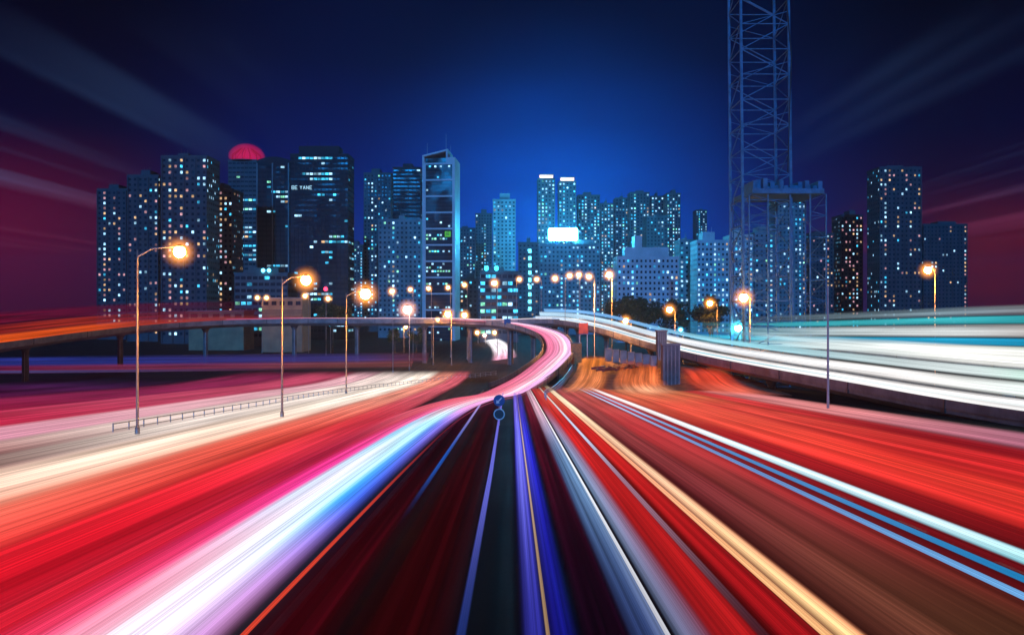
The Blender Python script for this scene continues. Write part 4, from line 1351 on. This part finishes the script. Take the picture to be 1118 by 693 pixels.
def street_lamp(label, pole_px, heads, Y, base=None, r=.45, mat=SOD, pool=None):
    zb = road_z(Y) if base is None else base
    if pool is None and mat.name == 'sodium_lamp':
        pool = 0.8
    xp = (pole_px - CX) * Y / F
    root = empty('street_lamp', (xp, Y, zb))
    tag(root, label, 'street lamp', GLMP)
    ztop = max(EYE + (HY - py) * Y / F for _, py in heads) - zb + .15
    m = MB()
    m.lathe([(.2, -.1), (.18, .9), (.11, .95), (.06, ztop)], (0, 0, 0), 8)
    m.build('pole', M_POLE, root, True)
    for hx, hy in heads:
        x = (hx - CX) * Y / F - xp
        z = EYE + (HY - hy) * Y / F - zb
        if abs(x) > .35:
            m = MB()
            m.tube([(0, 0, ztop - .5), (x * .35, 0, ztop + .1), (x * .8, 0, z + .35), (x, 0, z + .3)], [.07, .06, .05, .05], 6)
            m.build('arm', M_POLE, root)
        m = MB()
        m.lathe([(.08, r * 1.35), (r * .45, r * 1.2), (r * .7, r * .95), (r * .72, r * .88)], (x, 0, z), 14)
        hd = m.build('lamp_head', M_DARK, root)
        m = MB()
        m.lathe([(r * .12, -r), (r * .5, -r * .87), (r * .87, -r * .5), (r, 0), (r * .87, r * .5), (r * .6, r * .86)], (x, 0, z), 16)
        m.build('bulb', mat, hd, True)
        m = MB()
        gr = r * HALO
        m.lathe([(gr * math.sin(math.pi * q / 12) + .001, -gr * math.cos(math.pi * q / 12)) for q in range(13)], (0, 0, 0), 20)
        gl = m.build('halo', halo_mat(mat, r), hd, True)  # added ball of glow imitating the lamp's halo, no glass part
        gl.location = (x, 0, z)
        if pool:
            ld = bpy.data.lights.new('lamp_light', 'SPOT')
            h_ = max(5.0, ztop)
            ld.energy = 4 * math.pi * pool * h_ * h_
            ld.spot_size = R(140)
            ld.spot_blend = 0.7
            ld.shadow_soft_size = r * .6
            ld.color = GLOW_COL[mat.name]
            lo = bpy.data.objects.new('lamp_light', ld)
            C.objects.link(lo)
            lo.parent = hd
            lo.location = (x, 0, z - r * 2.1)
    return root


street_lamp('nearest left street lamp, glowing amber before the broad residential tower', 150, [(196, 275)], 60, r=.42)
street_lamp('tall left street lamp with long arm before the wide office tower', 308, [(334, 306)], 77, r=.46)
street_lamp('brightest street lamp, tallest amber lamp left of white framed tower', 378, [(399, 321)], 128, r=.8)
street_lamp('slim street lamp farther down the left row, before the pale grid block', 429, [(428, 318)], 219, r=.55, mat=SODW)
street_lamp('low pinkish white lamp left of the foot of the framed tower', 447, [(445, 338)], 232, r=1.1, mat=PNK)
Z = 13.7
for px, py, Y, lab in ((448, 316, 290, 'small flyover lamp just left of the framed tower'), (468, 315, 292, 'small flyover lamp before left edge of the framed tower'),
                       (489, 314, 294, 'small flyover lamp before right edge of the framed tower'), (507, 311, 282, 'small flyover lamp in the gap right of the framed tower')):
    street_lamp(lab, px + 3, [(px, py)], Y, base=0.5, r=.55, mat=SODW)
street_lamp('bright amber lamp just under the flyover rail at framed tower foot', 493, [(489, 343)], 252, r=.85)
street_lamp('slim lamp on a thin pole left of the bright lamp under rail', 473, [(478, 349)], 254, r=.4, mat=SODW)
street_lamp('weaker amber lamp right of the bright lamp under rail', 511, [(507, 344)], 275, r=.8, mat=SODW)
street_lamp('round amber lamp in front of the podium with blue floodlights', 543, [(540, 309)], 285, base=0.5, r=.8, mat=SODW)
street_lamp('amber lamp just left of the cyan stairwell strip', 564, [(567, 305)], 300, base=0.5, r=.62, mat=SODW)
street_lamp('amber lamp just right of the cyan stairwell strip', 591, [(586, 305)], 300, base=0.5, r=.62, mat=SODW)
street_lamp('double headed amber lamp, first of the tall poles under billboard', 617, [(606, 304), (622, 301)], 250, base=0.5, r=.62, mat=SODW)
street_lamp('amber lamp on the middle tall pole under the billboard', 633, [(632, 300)], 252, base=0.5, r=.62, mat=SODW)
street_lamp('amber lamp on the third and thickest tall pole under billboard', 649, [(643, 302)], 208, base=4.4, r=.55, mat=SODW, pool=7.0)
street_lamp('amber lamp standing apart right of the tall poles', 668, [(665, 300)], 236, base=0.5, r=.75, pool=4.0)
street_lamp('sodium lamp low before the orange lit bush', 689, [(683, 350)], 262, r=.8, pool=3)
street_lamp('sodium lamp at the right end of the dark trees', 737, [(731, 338)], 240, r=.8)
street_lamp('sodium lamp above the small roundish tree', 783, [(775, 331)], 238, r=.75)
street_lamp('large sodium lamp at the foot of the scaffold', 819, [(812, 325)], 160, r=.8)
street_lamp('cyan lamp directly below the large sodium lamp', 808, [(806, 358)], 176, r=.75, mat=CYL)
street_lamp('tiny cyan lamp left of the cyan one, near ramp', 746, [(743, 360)], 236, r=.4, mat=CYL)
street_lamp('lone orange lamp at far right before the mauve tower', 1021, [(1013, 295)], 135, r=.55)
street_lamp('double headed lamp beside the taller sandy shed', 286, [(281, 325), (291, 325)], 322, r=.6, mat=SODW)
street_lamp('small lamp between shed and brightest street lamp', 337, [(333, 323)], 320, r=.7, mat=SODW)
street_lamp('small lamp on the flyover right of the red signal', 361, [(358, 326)], 322, r=.7, mat=SODW)
street_lamp('tiny lamp low at the far side under the flyover, first of three', 522, [(521, 363)], 420, r=.8, mat=SODW)
street_lamp('tiny lamp low under the flyover, middle of three', 530, [(529, 366)], 400, r=.6, mat=PNK)
street_lamp('tiny lamp low under the flyover beside the white pink glow', 541, [(540, 363)], 430, r=.8, mat=SODW)
# red signal
Y = 305
sg = empty('traffic_signal', ((356 - CX) * Y / F, Y, 0.5))
tag(sg, 'glowing red signal beside the brightest street lamp', 'traffic signal')
zt = EYE + (HY - 319) * Y / F - .5
m = MB(); m.lathe([(.14, 0), (.1, zt)], (0, 0, 0), 8); m.build('pole', M_POLE, sg)
m = MB(); m.box(-.7, .7, -.3, .3, zt + .01, zt + 3.4); m.build('housing', M_DARK, sg)
m = MB(); m.lathe([(.2, -.75), (.6, -.45), (.78, 0), (.6, .45), (.2, .75)], (0, -.7, zt + 1.2), 12); m.build('red_lens', glow_mat('red_signal', lin(255, 50, 80), 6), sg, True)
# bare pole in front of the viaduct bands
m = MB()
m.lathe([(.16, 0), (.09, EYE + (HY - 312) * 92 / F - road_z(92))], ((904 - CX) * 92 / F, 92, road_z(92)), 8)
tag(m.build('post', M_POLE), 'bare slim post standing before the white ramp bands', 'post')


# ------------------------------------------------------------------ guard rails
def guard_rail(label, ctrl, h=1.0, step=2.4, mat=M_STEEL):
    pts = catmull(ctrl, 12)
    nr = frames(pts)
    org = pts[0].copy()
    root = empty('guard_rail', org)
    tag(root, label, 'guard rail')
    for z, w_ in ((h, .08), (h * .55, .06), (h * .2, .05)):
        m = MB()
        for i in range(len(pts) - 1):
            m.beam(pts[i] - org + Vector((0, 0, z)), pts[i + 1] - org + Vector((0, 0, z)), w_)
        m.build('rail', mat, root)
    acc, nxt = 0.0, 0.0
    pm = None
    cnt = 0
    for i in range(len(pts) - 1):
        seg = (pts[i + 1] - pts[i]).length
        while nxt <= acc + seg and cnt < 96:
            p = pts[i].lerp(pts[i + 1], (nxt - acc) / seg) - org
            if pm is None:
                m = MB()
                m.box(-.04, .04, -.04, .04, -.15, h + .06)
                ob = pm = m.build('post', mat, root)
            else:
                ob = pm.copy()
                C.objects.link(ob)
                ob.parent = root
            ob.location = p
            nxt += step
            cnt += 1
        acc += seg
    return root


def gpt(px, py):
    """point of the sloping road under a picture point"""
    Y = 5400 / (py - 390)
    if Y > 150:
        Y = 150 + (Y - 150) * .6
    return Vector(((px - CX) * Y / F, Y, road_z(Y)))


guard_rail('pale steel guard rail along the left carriageway below the lamp row', [(-30, 62, road_z(62)), (-29, 90, road_z(90)), (-28, 120, road_z(120)), (-25, 150, road_z(150)), (-19, 180, road_z(180)), (-12, 200, road_z(200)), (-4, 214, road_z(214))], 1.0)
guard_rail('steel guard rail on the right edge where the slip road parts from right carriageway', [(4.4, 106, road_z(106)), (4.8, 120, road_z(120)), (7.2, 140, road_z(140)), (10.4, 160, 3.6), (13.5, 184, 4.0)], 1.2, 1.6)
guard_rail('steel fence in front of the ramp at the right side of the island', [(26, 208, 1), (30, 190, 1.2), (35, 168, 2.0), (39.5, 150, 2.9)], 1.4, 1.8)

# ------------------------------------------------------------------ signs
sx, sy = (545 - CX) * 72 / F, 72
rs = empty('road_sign', (sx, sy, road_z(sy)))
tag(rs, 'post with two round road signs in the dark middle lanes', 'road sign')
g0 = road_z(sy)
zA, zB = EYE - (437 - HY) * 72 / F - g0, EYE - (452 - HY) * 72 / F - g0
m = MB(); m.lathe([(.06, -.1), (.05, zA + .5)], (0, .1, 0), 8); m.build('post', M_STEEL, rs)


def disc(r, y0, y1, z, n=24, mi=0):
    m = MB()
    a = [(r * math.cos(2 * math.pi * k / n), r * math.sin(2 * math.pi * k / n)) for k in range(n)]
    m.quad([(x, y0, zz + z) for x, zz in a])
    m.quad([(x, y1, zz + z) for x, zz in a][::-1])
    for k in range(n):
        p, q = a[k], a[(k + 1) % n]
        m.quad([(p[0], y0, p[1] + z), (p[0], y1, p[1] + z), (q[0], y1, q[1] + z), (q[0], y0, q[1] + z)])
    return m


d1 = disc(.5, -.03, .03, zA).build('blue_sign', M_BLUE, rs)
m = MB()
m.beam((.22, -.045, zA + .24), (-.1, -.045, zA - .1), .1)
m.quad([(-.27, -.05, zA - .27), (.06, -.05, zA - .22), (-.22, -.05, zA + .06)])
m.quad([(-.27, -.036, zA - .27), (-.22, -.036, zA + .06), (.06, -.036, zA - .22)])
m.build('arrow', M_WHITE, d1)
d2 = disc(.5, -.03, .03, zB).build('ringed_sign', M_WHITE, rs)
disc(.4, -.05, -.031, zB).build('sign_face', M_DARK, d2)
# small blue direction sign on the flyover
Y = 250
ds = empty('direction_sign', ((554 - CX) * Y / F, Y, 12.4))
tag(ds, 'small blue direction sign at the head of the slip road', 'direction sign')
m = MB(); m.box(-.08, .08, .05, .2, 0, 2.4); m.build('post', M_STEEL, ds)
m = MB(); m.box(-1.0, 1.0, -.05, .05, .7, 2.3); m.build('panel', M_BLUE, ds)


# ------------------------------------------------------------------ island furniture
def pos(px, py, Y):
    return at(px, py, Y)


p = pos(629, 382, 205)
cb = empty('site_cabinet', (p.x, p.y, 4.4))
tag(cb, 'orange site cabinet on the tip of the sandy island', 'cabinet')
hz = p.z - cb.location.z
m = MB(); m.box(-1.3, 1.3, -1, 1, -.4, hz + 1.6); m.build('body', M_ORANGE, cb)
m = MB(); m.box(-1.45, 1.45, -1.15, 1.15, hz + 1.601, hz + 1.8); m.build('roof', M_DARK, cb)
m = MB(); m.box(-1.1, -.05, -1.06, -1.002, hz - .6, hz + 1.4); m.build('door', M_ORANGE, cb)
m = MB(); m.box(.05, 1.1, -1.06, -1.002, hz - .6, hz + 1.4); m.build('door', M_ORANGE, cb)
p = pos(637, 362, 214)
cb2 = empty('notice_board', (p.x, p.y, 4.2))
tag(cb2, 'rust red board on two posts behind the orange site cabinet', 'notice board')
hz = p.z - cb2.location.z
for x in (-1.0, 1.0):
    m = MB(); m.box(x - .1, x + .1, 0, .2, 0, hz + 2.4); m.build('post', M_STEEL, cb2)
m = MB(); m.box(-1.2, 1.2, -.12, -.01, hz - .6, hz + 2.2); m.build('board', M_RED, cb2)
# row of precast blocks below the ramp
gp = 'precast blocks along the foot of the ramp'
for k in range(8):
    s = k / 7
    px, py, Y = 664 + 58 * s, 384 + 10 * s, 200 - 28 * s
    p = pos(px, py, Y)
    m = MB()
    w_ = .75
    g = 5.0 - p.z
    prof = [(-.7, g), (-.5, g + .5), (-.38, .9), (.38, .9), (.5, g + .5), (.7, g)]
    for i in range(len(prof)):
        a, b = prof[i], prof[(i + 1) % len(prof)]
        m.quad([(-w_, a[0], a[1]), (w_, a[0], a[1]), (w_, b[0], b[1]), (-w_, b[0], b[1])])
    m.quad([(-w_, a, b) for a, b in prof][::-1])
    m.quad([(w_, a, b) for a, b in prof])
    o = m.build('concrete_block', M_CONC)
    o.location = p
    tag(o, 'grey precast concrete block in the row along the ramp foot, beside the sandy island', 'concrete block', gp)
for px, py, Y, hh, ww_, lab in ((732, 392, 152, 2.6, 3.2, 'dark ribbed concrete pylon at the near end of the block row'), (722, 372, 176, 2.0, 2.0, 'smaller dark pylon just behind the ribbed one')):
    p = pos(px, py, Y)
    r = empty('pylon', (p.x, p.y, road_z(Y)))
    tag(r, lab, 'pylon')
    hh = p.z - road_z(Y) + hh
    m = MB(); m.box(-ww_ / 2, ww_ / 2, -1.0, 1.0, -.2, hh); m.build('body', M_CONCD, r)
    for q in range(5):
        x = -ww_ / 2 + .2 + q * (ww_ - .4) / 4
        m = MB(); m.box(x - .1, x + .1, -1.15, -1.003, 0, hh - .1); m.build('rib', M_CONC, r)
    m = MB(); m.box(-ww_ / 2 - .15, ww_ / 2 + .15, -1.25, 1.15, hh + .003, hh + .3); m.build('cap', M_CONC, r)
# heap of site material on the island
p = pos(672, 392, 172)
m = MB()
rr = random.Random(11)
for k in range(14):
    x, y = rr.uniform(-4.2, 4.2), rr.uniform(-2.4, 2.4)
    h = rr.uniform(.5, 1.5)
    a = rr.uniform(0, 3)
    m.beam((x - math.cos(a) * 1.5, y - math.sin(a) * 1.5, .2 + h * .3), (x + math.cos(a) * 1.5, y + math.sin(a) * 1.5, .2 + h * .6), .5)
o = m.build('timber_heap', M_RED)
o.location = (p.x, p.y, 4.6)
tag(o, 'heap of dark red timbers on the sandy island', 'timber heap')


# ------------------------------------------------------------------ trees
def tree(label, px0, px1, top, bottom, Y, n=2600, leaf=.5, seed=1, name='broadleaf_tree', cat='tree', group='trees by the roads'):
    rnd = random.Random(seed)
    W = (px1 - px0) * Y / F
    zt = EYE + (HY - top) * Y / F
    zb_ = EYE + (HY - bottom) * Y / F
    g = road_z(Y)
    root = empty(name, (((px0 + px1) / 2 - CX) * Y / F, Y, g))
    tag(root, label, cat, group)
    h0, h1 = max(.3, zb_ - g), zt - g
    tr = MB()
    tr.tube([(0, 0, -.2), (.1, .05, h0 * .5), (0, .1, h0), (.2, 0, h0 + (h1 - h0) * .5)], [.38, .3, .25, .12], 8)
    clumps = []
    for k in range(13):
        a = rnd.uniform(0, 6.28)
        rr_ = math.sqrt(rnd.random()) * W * .4
        hz_ = h0 + (h1 - h0) * rnd.uniform(.15, .86) * (1 - .35 * (rr_ / (W * .4)) ** 2)
        c = Vector((math.cos(a) * rr_, math.sin(a) * rr_ * .6, hz_))
        clumps.append((c, rnd.uniform(.5, 1.0) * min(W * .24, (h1 - h0) * .36)))
        tr.tube([(0, 0, h0 * .8), (c.x * .5, c.y * .5, (h0 * .8 + c.z) * .5 + .3), c], [.16, .1, .03], 5)
    tr.build('trunk', M_BARK, root)
    cm_ = MB()
    for k in range(n):
        c, r_ = rnd.choice(clumps)
        d = Vector((rnd.gauss(0, 1), rnd.gauss(0, 1), rnd.gauss(0, .8)))
        d = d.normalized() * r_ * (rnd.random() ** .45) * rnd.uniform(.8, 1.15)
        q = c + d
        a = Vector((rnd.gauss(0, 1), rnd.gauss(0, 1), rnd.gauss(0, .6))).normalized() * leaf * rnd.uniform(.6, 1.3)
        b = a.orthogonal().normalized() * leaf * .5
        cm_.quad([q - a, q - b, q + a, q + b])
    cm_.build('crown', M_LEAF, root)


tree('wide dark tree mass left, below the pale wide block', 655, 712, 321, 352, 310, 3600, .8, 1)
tree('dark tree between the pale block and the sodium lamp', 700, 752, 324, 356, 318, 3000, .8, 2)
tree('dark tree below the pale twin bay tower', 756, 800, 322, 356, 300, 2800, .75, 3)
tree('small roundish tree lit orange under its sodium lamp', 764, 786, 338, 358, 246, 1500, .5, 4)
tree('bush lit bright orange right of the tall lamp poles', 668, 708, 346, 366, 276, 2600, .5, 5, 'bush', 'bush')
tree('small tree lit orange left of brightest street lamp', 340, 386, 329, 352, 318, 2600, .6, 6)
tree('orange lit shrub under the flyover, left of two', 422, 440, 356, 374, 330, 1300, .45, 7, 'shrub', 'shrub')
tree('orange lit shrub under the flyover, right of two', 443, 466, 356, 375, 326, 1500, .45, 8, 'shrub', 'shrub')
street_lamp('short orange lamp over the two shrubs under flyover', 441, [(443, 357)], 322, r=.5)

# ------------------------------------------------------------------ night haze
m = MB()
m.box(-2100, 2100, -90, 2600, -1.0, 175)
hz_o = m.build('haze', None or bpy.data.materials.new('night_haze'))
hm = hz_o.data.materials[0]
hm.use_nodes = True
n = NT(hm.node_tree)
n.n.clear()
pv = n.add('ShaderNodeVolumePrincipled')
pv.inputs['Color'].default_value = (0.55, 0.76, 1.0, 1)
pv.inputs['Density'].default_value = 0.0002
pv.inputs['Anisotropy'].default_value = 0.6
oo = n.add('ShaderNodeOutputMaterial')
n.l.new(pv.outputs[0], oo.inputs['Volume'])
tag(hz_o, kind='stuff')
print('windows', n_windows, 'objects', len(bpy.data.objects))
